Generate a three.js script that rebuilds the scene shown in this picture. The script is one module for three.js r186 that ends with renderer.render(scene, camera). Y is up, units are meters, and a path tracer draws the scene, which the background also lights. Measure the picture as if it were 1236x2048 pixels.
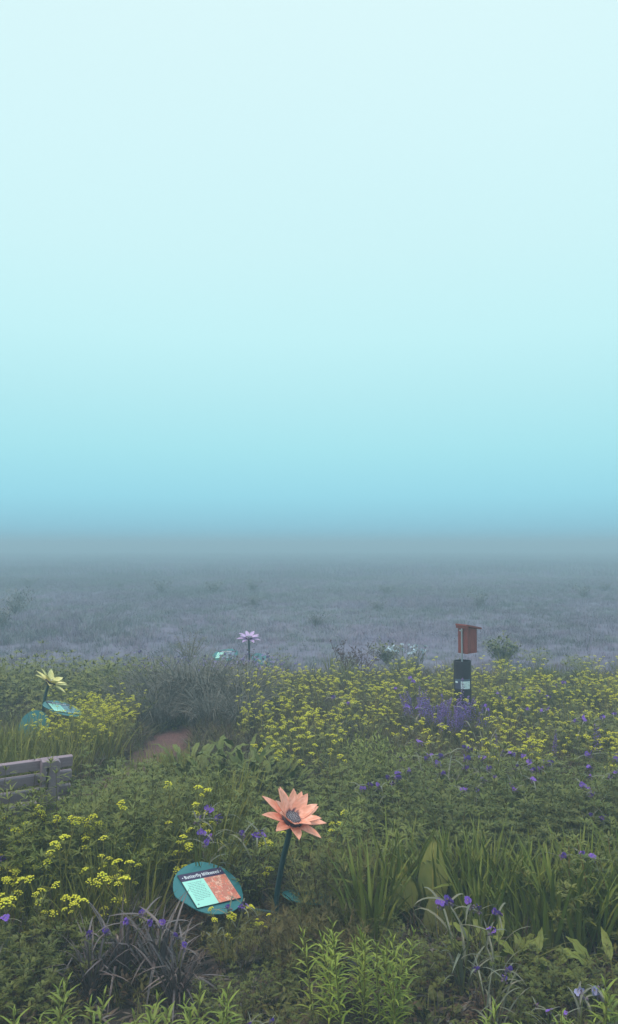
import * as THREE from 'three';
import { mergeGeometries, mergeVertices } from 'three/addons/utils/BufferGeometryUtils.js';
import { RoundedBoxGeometry } from 'three/addons/geometries/RoundedBoxGeometry.js';

// ---------------------------------------------------------------- camera, sky, sun, exposure
const V = (x, y, z) => new THREE.Vector3(x, y, z), rad = THREE.MathUtils.degToRad;
const scene = new THREE.Scene();
const camera = new THREE.PerspectiveCamera(67, 618 / 1024, 0.05, 2500);
camera.position.set(0, 2.3, 0);
camera.rotation.x = rad(2.44);
const renderer = new THREE.WebGLRenderer();
renderer.toneMapping = THREE.LinearToneMapping;
renderer.toneMappingExposure = 1;
renderer.shadowMap.enabled = true;

// overcast morning sky: the same all the way round, colour by height above the horizon only
const SKY = [ // elevation in degrees, sRGB
  [-90, 128, 150, 172], [0, 136, 194, 216], [1.2, 143, 208, 230], [3.5, 157, 225, 242], [7, 172, 234, 244], [11, 186, 239, 246], [15, 198, 245, 250], [21, 208, 247, 251], [28, 215, 249, 253], [36, 221, 250, 253], [60, 226, 250, 252, 1.25], [90, 228, 250, 252, 1.38]];
{
  const w = 256, h = 1024, veil = (x, y) => 0.5 + 0.25 * Math.sin(x * 1.7 + 1.3 * Math.sin(y * 1.1)) + 0.25 * Math.sin(y * 2.3 + 1.1 * Math.sin(x * 1.9 + 2)), data = new Float32Array(w * h * 4), lin = c => new THREE.Color().setRGB(c[1] / 255, c[2] / 255, c[3] / 255, THREE.SRGBColorSpace).multiplyScalar(c[4] ?? 1);
  for (let y = 0; y < h; y++) {
    const e = ((y + 0.5) / h) * 180 - 90;
    let k = 1;
    while (k < SKY.length - 1 && SKY[k][0] < e) k++;
    const f = (e - SKY[k - 1][0]) / (SKY[k][0] - SKY[k - 1][0]), c = lin(SKY[k - 1]).lerp(lin(SKY[k]), Math.min(1, Math.max(0, f)));
    for (let x = 0; x < w; x++) { const q = (x / w) * 6.2832, k = 1 + 0.03 * (veil(Math.cos(q) * 2.2 + 7, Math.sin(q) * 2.2 + e * 0.09) - 0.5); data.set([c.r * k, c.g * (1 + (k - 1) * 0.7), c.b * (1 + (k - 1) * 0.6), 1], (y * w + x) * 4); } // faint uneven veil of cloud
  }
  const t = new THREE.DataTexture(data, w, h, THREE.RGBAFormat, THREE.FloatType);
  t.mapping = THREE.EquirectangularReflectionMapping; t.magFilter = THREE.LinearFilter; t.needsUpdate = true;
  scene.background = t; scene.environment = t;
}
const sun = new THREE.DirectionalLight(new THREE.Color(1, 0.83, 0.67), 1.5);
sun.position.set(-14, 30, -4); sun.target.position.set(0, 0, -8);
sun.castShadow = true; sun.shadow.radius = 26; sun.shadow.mapSize.set(2048, 2048);
Object.assign(sun.shadow.camera, { left: -16, right: 16, top: 16, bottom: -16, near: 1, far: 80 });
scene.add(sun, sun.target);
scene.fog = new THREE.FogExp2(new THREE.Color().setRGB(0.66, 0.85, 1.0), 0.016);

// ---------------------------------------------------------------- helpers
let seed = 7;
function rnd() { seed = (seed + 0x6D2B79F5) | 0; let t = Math.imul(seed ^ (seed >>> 15), 1 | seed); t = (t + Math.imul(t ^ (t >>> 7), 61 | t)) ^ t; return ((t ^ (t >>> 14)) >>> 0) / 4294967296; }
const R = (a, b) => a + (b - a) * rnd(), pick = a => a[Math.floor(rnd() * a.length)];
function hash(x, y) { let h = Math.imul(x, 374761393) + Math.imul(y, 668265263); h = Math.imul(h ^ (h >>> 13), 1274126177); return ((h ^ (h >>> 16)) >>> 0) / 4294967296; }
function noise(x, y) { const i = Math.floor(x), j = Math.floor(y), s = t => t * t * (3 - 2 * t), u = s(x - i), v = s(y - j); return (hash(i, j) * (1 - u) + hash(i + 1, j) * u) * (1 - v) + (hash(i, j + 1) * (1 - u) + hash(i + 1, j + 1) * u) * v; }
const fbm = (x, y) => noise(x, y) * 0.55 + noise(x * 2.1 + 9, y * 2.1 + 4) * 0.3 + noise(x * 4.3 + 3, y * 4.3 + 7) * 0.15;

const counts = {};
function numbered(n) { const k = counts[n] = (counts[n] ?? -1) + 1; return k ? `${n}_${String(k).padStart(3, '0')}` : n; }
function mat(o) { return new THREE.MeshStandardMaterial({ color: 0xffffff, roughness: 0.8, vertexColors: true, side: THREE.DoubleSide, ...o }); }
const plain = (r, g, b, roughness = 0.7, more = {}) => new THREE.MeshStandardMaterial({ color: new THREE.Color().setRGB(r, g, b), roughness, ...more });
const M = {
  leaf: mat({ roughness: 0.62, color: new THREE.Color().setRGB(1.78, 1.38, 0.5) }), strap: mat({ roughness: 0.36, color: new THREE.Color().setRGB(1.3, 1.12, 0.98) }), stem: mat({ roughness: 0.7, color: new THREE.Color().setRGB(1.5, 1.2, 0.65) }), bloom: mat({ roughness: 0.8 }), dry: mat({ roughness: 0.9 }), field: mat({ roughness: 0.85 }),
};
function add(mesh, parent) { mesh.castShadow = mesh.receiveShadow = true; parent.add(mesh); return mesh; }
function part(name, geometry, material, parent) { const m = new THREE.Mesh(geometry, material); m.name = name; return add(m, parent); }
function tag(o, label, category, group, kind) { Object.assign(o.userData, { label, category }); if (group) o.userData.group = group; if (kind) o.userData.kind = kind; return o; }

// colours are linear base colours with a small random spread from leaf to leaf
const tint = (c, s = 0.18) => { const k = 1 + R(-s, s), m = R(-s, s) * 0.4; return [c[0] * k * (1 + m), c[1] * k, c[2] * k * (1 - m)]; };

class Geo {
  constructor() { this.p = []; this.c = []; this.i = []; }
  vert(v, c) { this.p.push(v.x, v.y, v.z); this.c.push(c[0], c[1], c[2]); return this.p.length / 3 - 1; }
  rows(rows, c) { // a grid of points, every row with the same number
    const n = rows[0].length, b = this.p.length / 3;
    for (const r of rows) for (const v of r) this.vert(v, c);
    for (let a = 0; a < rows.length - 1; a++) for (let k = 0; k < n - 1; k++) { const q = b + a * n + k; this.i.push(q, q + 1, q + n, q + 1, q + n + 1, q + n); }
    return this;
  }
  geometry() {
    const g = new THREE.BufferGeometry();
    g.setAttribute('position', new THREE.Float32BufferAttribute(this.p, 3));
    g.setAttribute('color', new THREE.Float32BufferAttribute(this.c, 3));
    g.setIndex(this.i); g.computeVertexNormals();
    return g;
  }
}
const PROFILE = {
  strap: t => Math.min(1, 0.55 + 3 * t) * Math.pow(1 - Math.pow(t, 2.2), 0.8),
  lance: t => 0.05 + 0.95 * Math.pow(Math.sin(Math.PI * Math.pow(Math.min(t, 0.999), 0.72)), 1.1) * (t > 0.98 ? 0 : 1),
  ovate: t => 0.06 + 0.94 * Math.pow(Math.sin(Math.PI * Math.pow(Math.min(t, 0.999), 0.6)), 0.75) * (t > 0.98 ? 0 : 1),
};
// one leaf or blade: starts at p, heads to azimuth az at elevation el and droops
function blade(g, p, az, el, len, w, o = {}) {
  const { segs = 4, droop = 1, prof = 'lance', fold = 0, twist = 0, kink = 0, kinkAt = 0.5, col = [0.06, 0.09, 0.03], wave = 0 } = o;
  const pos = p.clone(), rows = [], st = len / segs;
  const side0 = V(-Math.sin(az), 0, Math.cos(az)), at = t => { const a = el - droop * t * t - (t > kinkAt ? kink : 0); return V(Math.cos(a) * Math.cos(az), Math.sin(a), Math.cos(a) * Math.sin(az)); };
  for (let k = 0; k <= segs; k++) {
    const t = k / segs, d = at(t), s = side0.clone().applyAxisAngle(d, twist * (0.3 + t)), n = s.clone().cross(d).normalize(), hw = (w / 2) * PROFILE[prof](t);
    if (n.y < 0 && Math.abs(twist) < 1) n.negate();
    const a = pos.clone().addScaledVector(s, -hw).addScaledVector(n, fold * hw + wave * Math.sin(t * 9 + az * 5) * hw), b = pos.clone().addScaledVector(s, hw).addScaledVector(n, fold * hw - wave * Math.sin(t * 11 + az * 3) * hw);
    rows.push(fold ? [a, pos.clone(), b] : [a, b]);
    pos.addScaledVector(at(t + 0.5 / segs), st);
  }
  g.rows(rows, col);
  return pos;
}
function tube(g, pts, r0, r1, col, sides = 4) {
  const rows = pts.map((p, k) => {
    const d = pts[Math.min(k + 1, pts.length - 1)].clone().sub(pts[Math.max(k - 1, 0)]).normalize(), u = Math.abs(d.y) > 0.9 ? V(1, 0, 0) : V(0, 1, 0), a = u.clone().cross(d).normalize(), b = d.clone().cross(a), r = r0 + ((r1 - r0) * k) / (pts.length - 1);
    return Array.from({ length: sides + 1 }, (_, s) => { const q = (s / sides) * Math.PI * 2; return p.clone().addScaledVector(a, Math.cos(q) * r).addScaledVector(b, Math.sin(q) * r); });
  });
  g.rows(rows, col);
}
function arc(p, az, el, len, bend, n = 4) { // points of a leaning stem
  const out = [p.clone()], q = p.clone();
  for (let k = 0; k < n; k++) { const a = el - (bend * (k + 0.5)) / n; q.add(V(Math.cos(a) * Math.cos(az), Math.sin(a), Math.cos(a) * Math.sin(az)).multiplyScalar(len / n)); out.push(q.clone()); }
  return out;
}
const along = (pts, t) => { const s = Math.min(0.9999, Math.max(0, t)) * (pts.length - 1), k = Math.floor(s); return pts[k].clone().lerp(pts[k + 1], s - k); };
const ICO = new THREE.IcosahedronGeometry(1, 0), OCT = new THREE.OctahedronGeometry(1, 0);
const icoV = mergeVertices(ICO.clone().deleteAttribute('normal').deleteAttribute('uv')), octV = mergeVertices(OCT.clone().deleteAttribute('normal').deleteAttribute('uv'));
function blob(g, p, r, col, fine, flat = 1) {
  const s = fine ? icoV : octV, b = g.p.length / 3, a = s.attributes.position;
  for (let k = 0; k < a.count; k++) { const j = r * R(0.75, 1.25); g.vert(V(p.x + a.getX(k) * j, p.y + a.getY(k) * j * flat, p.z + a.getZ(k) * j), col); }
  for (const k of s.index.array) g.i.push(b + k);
}

// ---------------------------------------------------------------- ground, path
function speckle(size, f) { // a tile of colour grain
  const d = new Uint8Array(size * size * 4);
  for (let y = 0; y < size; y++) for (let x = 0; x < size; x++) { const c = f(x / size, y / size, x, y); d.set([...c.map(v => Math.max(0, Math.min(255, v * 255))), 255], (y * size + x) * 4); }
  const t = new THREE.DataTexture(d, size, size); t.colorSpace = THREE.SRGBColorSpace; t.wrapS = t.wrapT = THREE.RepeatWrapping; t.magFilter = THREE.LinearFilter; t.needsUpdate = true; return t;
}
const tiled = (u, v, n) => { const a = fbm(u * n, v * n), b = fbm((u - 1) * n, v * n), c = fbm(u * n, (v - 1) * n), e = fbm((u - 1) * n, (v - 1) * n); return (a * (1 - u) + b * u) * (1 - v) + (c * (1 - u) + e * u) * v; };
const soilTex = speckle(512, (u, v, x, y) => { const n = tiled(u, v, 24) * 0.6 + hash(x, y) * 0.25 + tiled(u, v, 5) * 0.3, k = 0.1 + n * 0.22; return [k * 1.12, k * 0.95, k * 0.92]; });
soilTex.repeat.set(700, 700);
{
  const g = new THREE.PlaneGeometry(1400, 1400); g.rotateX(-Math.PI / 2);
  const m = part('ground', g, new THREE.MeshStandardMaterial({ map: soilTex, roughness: 1, bumpMap: soilTex, bumpScale: 0.02 }), scene);
  tag(m, 'dark bare soil under the meadow plants', 'ground', null, 'structure');
}
const PATH = [[-5.4, 5.9], [-3.4, 6.1], [-2.3, 6.7], [-1.8, 7.6], [-1.68, 8.4], [-1.64, 9.1], [-1.4, 9.7], [-0.8, 9.95]].map(([x, d]) => V(x, 0, -d));
const pathCurve = new THREE.CatmullRomCurve3(PATH), pathPts = pathCurve.getPoints(80);
const gravelTex = speckle(512, (u, v, x, y) => { const s = hash(x >> 2, y >> 2) * 0.5 + hash(x >> 1, y >> 1) * 0.3 + hash(x, y) * 0.2, k = 0.12 + 0.36 * s + 0.12 * tiled(u, v, 6); return [k * 1.12, k * 0.74, k * 0.74]; });
{
  const rows = [], uv = [];
  pathPts.forEach((p, k) => { const t = pathCurve.getTangent(k / 80), n = V(-t.z, 0, t.x); rows.push([-1, -0.5, 0, 0.5, 1].map(s => { const w = 0.32 + 0.1 * (noise(k * 0.7, s > 0 ? 3 : 9) - 0.5); const q = p.clone().addScaledVector(n, s * w); q.y = 0.008; uv.push(q.x / 0.8, q.z / 0.8); return q; })); });
  const g = new Geo().rows(rows, [1, 1, 1]).geometry(); g.setAttribute('uv', new THREE.Float32BufferAttribute(uv, 2)); g.deleteAttribute('color');
  const m = part('path', g, new THREE.MeshStandardMaterial({ map: gravelTex, bumpMap: gravelTex, bumpScale: 0.008, roughness: 0.95, side: THREE.DoubleSide }), scene);
  tag(m, 'reddish gravel path winding between the flower beds', 'path', null, 'structure');
}
{
  const g = new THREE.PlaneGeometry(1400, 688, 70, 60); g.rotateX(-Math.PI / 2); g.translate(0, 0.005, -13 - 344);
  const a = g.attributes.position; // level near the garden, rising gently far off
  for (let k = 0; k < a.count; k++) { const d = -a.getZ(k), t = THREE.MathUtils.smoothstep(d, 200, 560); a.setY(k, 0.005 + t * (0.5 + 1.4 * fbm(a.getX(k) / 170 + 5, d / 170))); }
  g.computeVertexNormals();
  const thatch = speckle(256, (u, v, x, y) => { const k = 0.37 + 0.12 * tiled(u, v, 12) + 0.06 * (hash(x, y) - 0.5); return [k * 1.04, k * 0.98, k * 1.2]; }); thatch.repeat.set(700, 344);  // paled towards the fog colour: haze painted into the ground texture
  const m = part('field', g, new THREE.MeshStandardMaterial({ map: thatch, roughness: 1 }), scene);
  tag(m, 'far field ground with haze painted into its pale colour', 'field', null, 'structure');
}
const nearPath = (x, d, r) => pathPts.some(p => (p.x - x) ** 2 + (p.z + d) ** 2 < r * r);

// ---------------------------------------------------------------- plants: one builder per kind, one Group with parts each
function plant() { return new THREE.Group(); }
function place(proto, name, x, d, { s = 1, turn = R(0, 6.283), label, category, group, y = 0, tilt = 0 } = {}) {
  const o = proto.clone(); o.name = numbered(name); o.position.set(x, y, -d); o.rotation.set(R(-tilt, tilt), turn, R(-tilt, tilt)); o.scale.setScalar(s);
  o.userData = {}; tag(o, label, category, group); scene.add(o); return o;
}
const inside = (poly, x, d) => { let c = false; for (let i = 0, j = poly.length - 1; i < poly.length; j = i++) { const [a, b] = poly[i], [e, f] = poly[j]; if (b > d !== f > d && x < ((e - a) * (d - b)) / (f - b) + a) c = !c; } return c; };
function scatter(poly, n, gap, ok = () => true) {
  const xs = poly.map(p => p[0]), ds = poly.map(p => p[1]), out = [];
  for (let k = 0; k < n * 60 && out.length < n; k++) { const x = R(Math.min(...xs), Math.max(...xs)), d = R(Math.min(...ds), Math.max(...ds)); if (inside(poly, x, d) && !nearPath(x, d, 0.36) && ok(x, d) && out.every(q => (q[0] - x) ** 2 + (q[1] - d) ** 2 > gap * gap)) out.push([x, d]); }
  return out;
}

const GREEN = [0.088, 0.122, 0.032], DEEP = [0.058, 0.08, 0.026], LIME = [0.105, 0.165, 0.05], GREY = [0.14, 0.145, 0.12], MAUVE = [0.19, 0.17, 0.15], YELLOW = [0.78, 0.70, 0.045], VIOLET = [0.2, 0.085, 0.48];

function umbel(g, p, az, lean, r, fine) { // a domed head of many small round flower clusters
  const n = fine ? 15 : 9, ax = V(Math.cos(az) * Math.sin(lean), Math.cos(lean), Math.sin(az) * Math.sin(lean)), u = V(0, 0, 1).cross(ax).normalize(), w = ax.clone().cross(u);
  for (let k = 0; k < n; k++) {
    const q = Math.sqrt((k + 0.4) / n) * r, f = k * 2.4 + R(-0.3, 0.3), c = p.clone().addScaledVector(u, Math.cos(f) * q).addScaledVector(w, Math.sin(f) * q).addScaledVector(ax, r * 0.55 - (q * q) / r * 0.5 + R(-0.002, 0.002));
    if (fine) tube(g, [p, c], 0.0007, 0.0006, [0.16, 0.17, 0.03], 3);
    blob(g, c, r * (fine ? 0.22 : 0.3), tint(YELLOW, 0.16), fine, 0.7);
  }
}
function yellowPlant(h, nStems, fine) {
  const o = plant(), st = new Geo(), fo = new Geo(), heads = [];
  for (let k = 0; k < nStems; k++) {
    const az = R(0, 6.28), pts = arc(V(R(-0.04, 0.04), 0, R(-0.04, 0.04)), az, R(1.25, 1.5), h * R(0.6, 1.1), R(-0.05, 0.35)), c = tint([0.19, 0.19, 0.06]);
    tube(st, pts, 0.003, 0.002, c, fine ? 5 : 3);
    const top = pts[pts.length - 1];
    heads.push([top, az, R(0, 0.5)]);
    for (let b = 0; b < (fine ? 1 + (k % 2) : 2); b++) { const t = R(0.55, 0.85), q = arc(along(pts, t), az + R(-2.5, 2.5), R(0.6, 1.1), h * R(0.2, 0.45), -0.5, 3); tube(st, q, 0.0022, 0.0016, c, fine ? 4 : 3); heads.push([q[3], R(0, 6.28), R(0.1, 0.6)]); }
    for (let b = 0; b < (fine ? 3 : 5); b++) { // compound leaves: three to five pointed leaflets
      const base = along(pts, R(0.08, 0.75)), la = R(0, 6.28), pet = arc(base, la, R(0.3, 0.9), R(0.05, 0.1), 0.5, 2), lc = tint([0.10, 0.125, 0.032]);
      if (fine) tube(st, pet, 0.0014, 0.001, c, 3);
      for (const da of [-1.1, -0.5, 0, 0.5, 1.1]) blade(fo, pet[2], la + da + R(-0.15, 0.15), R(-0.2, 0.5), R(0.035, 0.065), R(0.012, 0.02), { segs: 3, droop: R(0.3, 0.9), fold: fine ? 0.3 : 0, col: lc });
    }
  }
  part('stem', st.geometry(), M.stem, o); part('foliage', fo.geometry(), M.leaf, o);
  for (const [p, az, l] of heads) { const g = new Geo(); umbel(g, p, az, l, fine ? R(0.017, 0.033) : R(0.0155, 0.0275), fine); part('flower_head', g.geometry(), M.bloom, o); }
  return o;
}

function spiderFlower(g, p, az, el, r, col, fine) { // three broad rounded petals and yellow stamens
  const ax = V(Math.cos(az) * Math.cos(el), Math.sin(el), Math.sin(az) * Math.cos(el)), u = V(0.31, 0.2, 0.93).cross(ax).normalize(), w = ax.clone().cross(u), f0 = R(0, 2);
  for (let k = 0; k < 3; k++) {
    const a = f0 + k * 2.094, dir = u.clone().multiplyScalar(Math.cos(a)).addScaledVector(w, Math.sin(a)), sd = ax.clone().cross(dir), c = tint(col, 0.15), rows = [];
    for (let s = 0; s <= 4; s++) { const t = s / 4, hw = r * 0.62 * Math.pow(Math.sin(Math.PI * (0.06 + 0.86 * t)), 0.6), m = p.clone().addScaledVector(dir, t * r).addScaledVector(ax, r * (0.42 * t - 0.3 * t * t)); rows.push([m.clone().addScaledVector(sd, -hw).addScaledVector(ax, 0.12 * r), m, m.clone().addScaledVector(sd, hw).addScaledVector(ax, 0.12 * r)]); }
    g.rows(rows, c);
  }
  if (fine) for (let k = 0; k < 5; k++) blob(g, p.clone().addScaledVector(ax, r * 0.4).add(V(R(-1, 1), R(-1, 1), R(-1, 1)).multiplyScalar(r * 0.2)), r * 0.09, [0.6, 0.45, 0.05], false);
}
function spiderwort(h, nStems, nLeaves, { col = VIOLET, fine = true, leafCol = GREY, leafLen = 0.32, open = 2, width = 0.014, bend = [0.9, 2.2], broken = 0.3 } = {}) {
  const o = plant(), st = new Geo();
  const leaves = [], heads = [];
  const leaf = (p, az, el, len, w, kink) => { const g = new Geo(); blade(g, p, az, el, len, w, { segs: fine ? 7 : 5, droop: R(...bend), prof: 'strap', fold: fine ? 0.35 : 0, kink, kinkAt: R(0.35, 0.7), twist: R(-0.5, 0.5), col: tint(leafCol, 0.22) }); leaves.push(g); };
  for (let k = 0; k < nLeaves; k++) leaf(V(R(-0.03, 0.03), 0.01, R(-0.03, 0.03)), R(0, 6.28), R(1.0, 1.5), leafLen * R(0.7, 1.25), width * R(0.8, 1.25), rnd() < broken ? R(0.6, 1.9) : 0);
  for (let k = 0; k < nStems; k++) {
    const az = R(0, 6.28), pts = arc(V(R(-0.03, 0.03), 0, R(-0.03, 0.03)), az, R(1.25, 1.52), h * R(0.8, 1.05), R(-0.1, 0.35), 5), top = pts[5];
    tube(st, pts, 0.0042, 0.003, tint([0.10, 0.12, 0.07]), fine ? 5 : 3);
    for (const t of [0.35, 0.6]) leaf(along(pts, t), R(0, 6.28), R(0.6, 1.1), leafLen * R(0.55, 0.85), width * 0.9, 0);
    const ba = R(0, 6.28); leaf(top, ba, R(0.1, 0.6), leafLen * 0.5, width * 0.85, 0); leaf(top, ba + 2.6, R(0.1, 0.6), leafLen * 0.4, width * 0.8, 0);
    const g = new Geo();
    for (let b = 0; b < (fine ? 9 : 4); b++) { const q = top.clone().add(V(R(-1, 1), R(-1.1, 0.5), R(-1, 1)).multiplyScalar(0.018)); if (fine) tube(g, [top, q], 0.0012, 0.001, [0.16, 0.1, 0.14], 3); blob(g, q, R(0.004, 0.0065), tint([0.20, 0.13, 0.19]), fine, 1.3); }
    const bud = g, fl = [];
    const no = Math.max(1, Math.round(R(open * 0.5, open * 1.3)));
    for (let b = 0; b < no; b++) { const f = new Geo(), a = R(0, 6.28); spiderFlower(f, top.clone().add(V(Math.cos(a) * 0.016, R(0.004, 0.018), Math.sin(a) * 0.016)), R(0, 6.28), R(0.1, 1.2), R(0.015, 0.02), col, fine); fl.push(f); }
    heads.push([bud, fl]);
  }
  part('stem', st.geometry(), M.stem, o);
  if (fine) for (const g of leaves) part('leaf', g.geometry(), M.strap, o);
  else { part('foliage', mergeGeometries(leaves.map(g => g.geometry())), M.strap, o); }
  for (const [b, fl] of heads) { const c = part('bud_cluster', b.geometry(), M.bloom, o); for (const f of fl) part('flower', f.geometry(), M.bloom, c); }
  return o;
}

// leafy herb: stems with pairs of hand-shaped or feathered leaves
function herb(h, r, nStems, { col = GREEN, leaf = 0.06, wide = 0.014, feather = false, fine = true, nodes = 5, stemCol = [0.09, 0.085, 0.04] } = {}) {
  const o = plant(), st = new Geo(), fo = new Geo();
  for (let k = 0; k < nStems; k++) {
    const az = k * 2.4 + R(-0.3, 0.3), q = Math.sqrt((k + 0.3) / nStems), pts = arc(V(Math.cos(az) * q * r * 0.45, 0, Math.sin(az) * q * r * 0.45), az, 1.5 - q * 0.55, h * R(0.8, 1.1) * (1 - 0.28 * q * q), 0.3 * q, 4), tc = tint(col, 0.14);
    tube(st, pts, 0.0035, 0.002, stemCol, 3);
    for (let n = 0; n < nodes; n++) {
      const t = 0.3 + (0.7 * (n + 0.6)) / nodes, b = along(pts, t), a0 = n * 1.571 + az;
      for (const s of [0, Math.PI]) {
        const la = a0 + s + R(-0.3, 0.3), el = R(0.35, 1.0), pet = arc(b, la, el, leaf * R(0.45, 0.95) * (1.25 - t * 0.6), 0.4, 2), c = tint(tc, 0.12);
        if (feather) {
          for (let m = 1; m <= 4; m++) { const pp = along(pet, m / 4); for (const e of [-1.15, 1.15]) blade(fo, pp, la + e + R(-0.1, 0.1), el * 0.6 + R(-0.2, 0.2), leaf * (1.05 - m * 0.13), wide, { segs: 3, droop: 0.6, fold: fine ? 0.25 : 0, col: c }); }
          blade(fo, pet[2], la, el * 0.4, leaf, wide, { segs: 3, droop: 0.6, fold: fine ? 0.25 : 0, col: c });
        } else for (const e of [-0.85, 0, 0.85]) blade(fo, pet[2], la + e + R(-0.1, 0.1), el * 0.5 + R(-0.2, 0.3), leaf * R(0.8, 1.15) * (1 - 0.2 * Math.abs(e)), wide, { segs: 3, droop: R(0.3, 1), fold: fine ? 0.3 : 0, col: c });
      }
    }
    for (let m = 0; m < 6; m++) blade(fo, pts[4], m * 1.05 + R(-0.2, 0.2), R(0.4, 1.2), leaf * R(0.5, 0.85), wide * 0.8, { segs: 3, droop: 0.5, fold: fine ? 0.3 : 0, col: tint(tc, 0.12) });
  }
  part('stem', st.geometry(), M.stem, o); part('foliage', fo.geometry(), M.leaf, o);
  return o;
}

// upright stems closely set with narrow leaves, fresh green
function wand(h, spots, { col = LIME, leaf = 0.075, wide = 0.011, perStem = 34, fine = true } = {}) {
  const o = plant();
  for (const [x, z, k, lean] of spots) {
    const st = new Geo(), fo = new Geo(), az = R(0, 6.28), pts = arc(V(x, 0, z), az, 1.52 - (lean ?? R(0, 0.2)), h * k, R(-0.05, 0.15), 5), tc = tint(col, 0.1);
    tube(st, pts, 0.0034, 0.0022, tint([0.12, 0.14, 0.05]), fine ? 5 : 3);
    for (let n = 0; n < perStem; n++) { const t = 0.18 + (0.82 * n) / perStem, len = leaf * (t > 0.85 ? 1.35 - t * 0.85 : 0.8 + 0.3 * rnd()), e = t > 0.88 ? R(0.9, 1.35) : R(0.35, 0.85); blade(fo, along(pts, t), n * 2.4 + R(-0.25, 0.25), e, len, wide * (t > 0.9 ? 0.7 : 1), { segs: 4, droop: R(0.3, 1.1), fold: fine ? 0.35 : 0, col: tint(tc, 0.13) }); }
    const s = part('stem', st.geometry(), M.stem, o); part('foliage', fo.geometry(), M.leaf, s);
  }
  return o;
}

// clump of upright sword-like leaves; every leaf a part
function sword(h, n, r, { col = GREEN, w = 0.016, droop = 0.5, each = true, name = 'leaf', segs = 5, m = M.leaf } = {}) {
  const o = plant(), all = [];
  for (let k = 0; k < n; k++) {
    const g = new Geo(), a = R(0, 6.28), q = Math.sqrt(rnd()) * r;
    blade(g, V(Math.cos(a) * q, 0, Math.sin(a) * q), a + R(-0.8, 0.8), R(1.15, 1.52), h * R(0.6, 1.1), w * R(0.7, 1.25), { segs, droop: droop * R(0.3, 1.7), prof: 'strap', fold: each ? 0.3 : 0, twist: R(-0.9, 0.9), kink: rnd() < 0.08 ? R(0.7, 1.6) : 0, kinkAt: R(0.5, 0.8), col: tint(col, 0.2) });
    all.push(g);
  }
  if (each) for (const g of all) part(name, g.geometry(), m, o); else part(name === 'leaf' ? 'foliage' : name, mergeGeometries(all.map(g => g.geometry())), m, o);
  return o;
}

// big leaf with a raised pale midrib and side veins
function bigLeaf(parent, p, az, el, len, w, { col, prof = 'ovate', droop = 0.5, face = 0, rib = [0.16, 0.17, 0.05], cols = 8, rowsN = 12, wave = 0.06 } = {}) {
  const g = new Geo(), rows = [], pos = p.clone(), c = tint(col, 0.12), st = len / rowsN, at = t => { const a = el - droop * t * t; return V(Math.cos(a) * Math.cos(az), Math.sin(a), Math.cos(a) * Math.sin(az)); }, ribs = [];
  const side0 = V(-Math.sin(az), 0, Math.cos(az));
  for (let k = 0; k <= rowsN; k++) {
    const t = k / rowsN, d = at(t), s = side0.clone().applyAxisAngle(d, face), n = s.clone().cross(d).normalize(), hw = (w / 2) * PROFILE[prof](t); ribs.push(pos.clone().addScaledVector(n, 0.001));
    rows.push(Array.from({ length: cols + 1 }, (_, j) => { const e = (j / cols) * 2 - 1, vein = 0.006 * Math.cos((t * 10 - Math.abs(e) * 2.2) * 6.28) * Math.min(1, Math.abs(e) * 4); return pos.clone().addScaledVector(s, e * hw).addScaledVector(n, -0.22 * hw * e * e + vein + wave * hw * Math.sin(t * 8 + (e > 0 ? 1 : 3)) * e * e + 0.12 * hw * Math.abs(e)); }));
    pos.addScaledVector(at(t + 0.5 / rowsN), st);
  }
  g.rows(rows, c);
  const leaf = part('leaf', g.geometry(), M.leaf, parent), rg = new Geo();
  tube(rg, ribs.slice(0, rowsN), 0.004, 0.0012, rib, 4); part('midrib', rg.geometry(), M.stem, leaf);
  return leaf;
}
function broadClump(n, len, w, { col = GREEN, h = 0.35, prof = 'lance', spread = 0.25, rowsN = 7, cols = 4 } = {}) {
  const o = plant(), st = new Geo();
  for (let k = 0; k < n; k++) {
    const az = k * 2.4 + R(-0.3, 0.3), q = Math.sqrt((k + 0.4) / n), hh = h * (1 - 0.55 * q) * R(0.85, 1.15), pts = arc(V(Math.cos(az) * spread * 0.3 * q, 0, Math.sin(az) * spread * 0.3 * q), az, 1.45 - q * 0.45, hh, 0.2, 3);
    tube(st, pts, 0.005, 0.003, [0.09, 0.1, 0.04], 4);
    bigLeaf(o, pts[3], az, R(0.75, 1.3) - q * 0.4, len * R(0.7, 1.1), w * R(0.75, 1.1), { col, prof, droop: R(0.7, 1.5), face: R(-0.3, 0.3), rowsN, cols, rib: [col[0] * 1.5, col[1] * 1.3, col[2] * 1.3] });
  }
  part('stem', st.geometry(), M.stem, o);
  return o;
}
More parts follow.
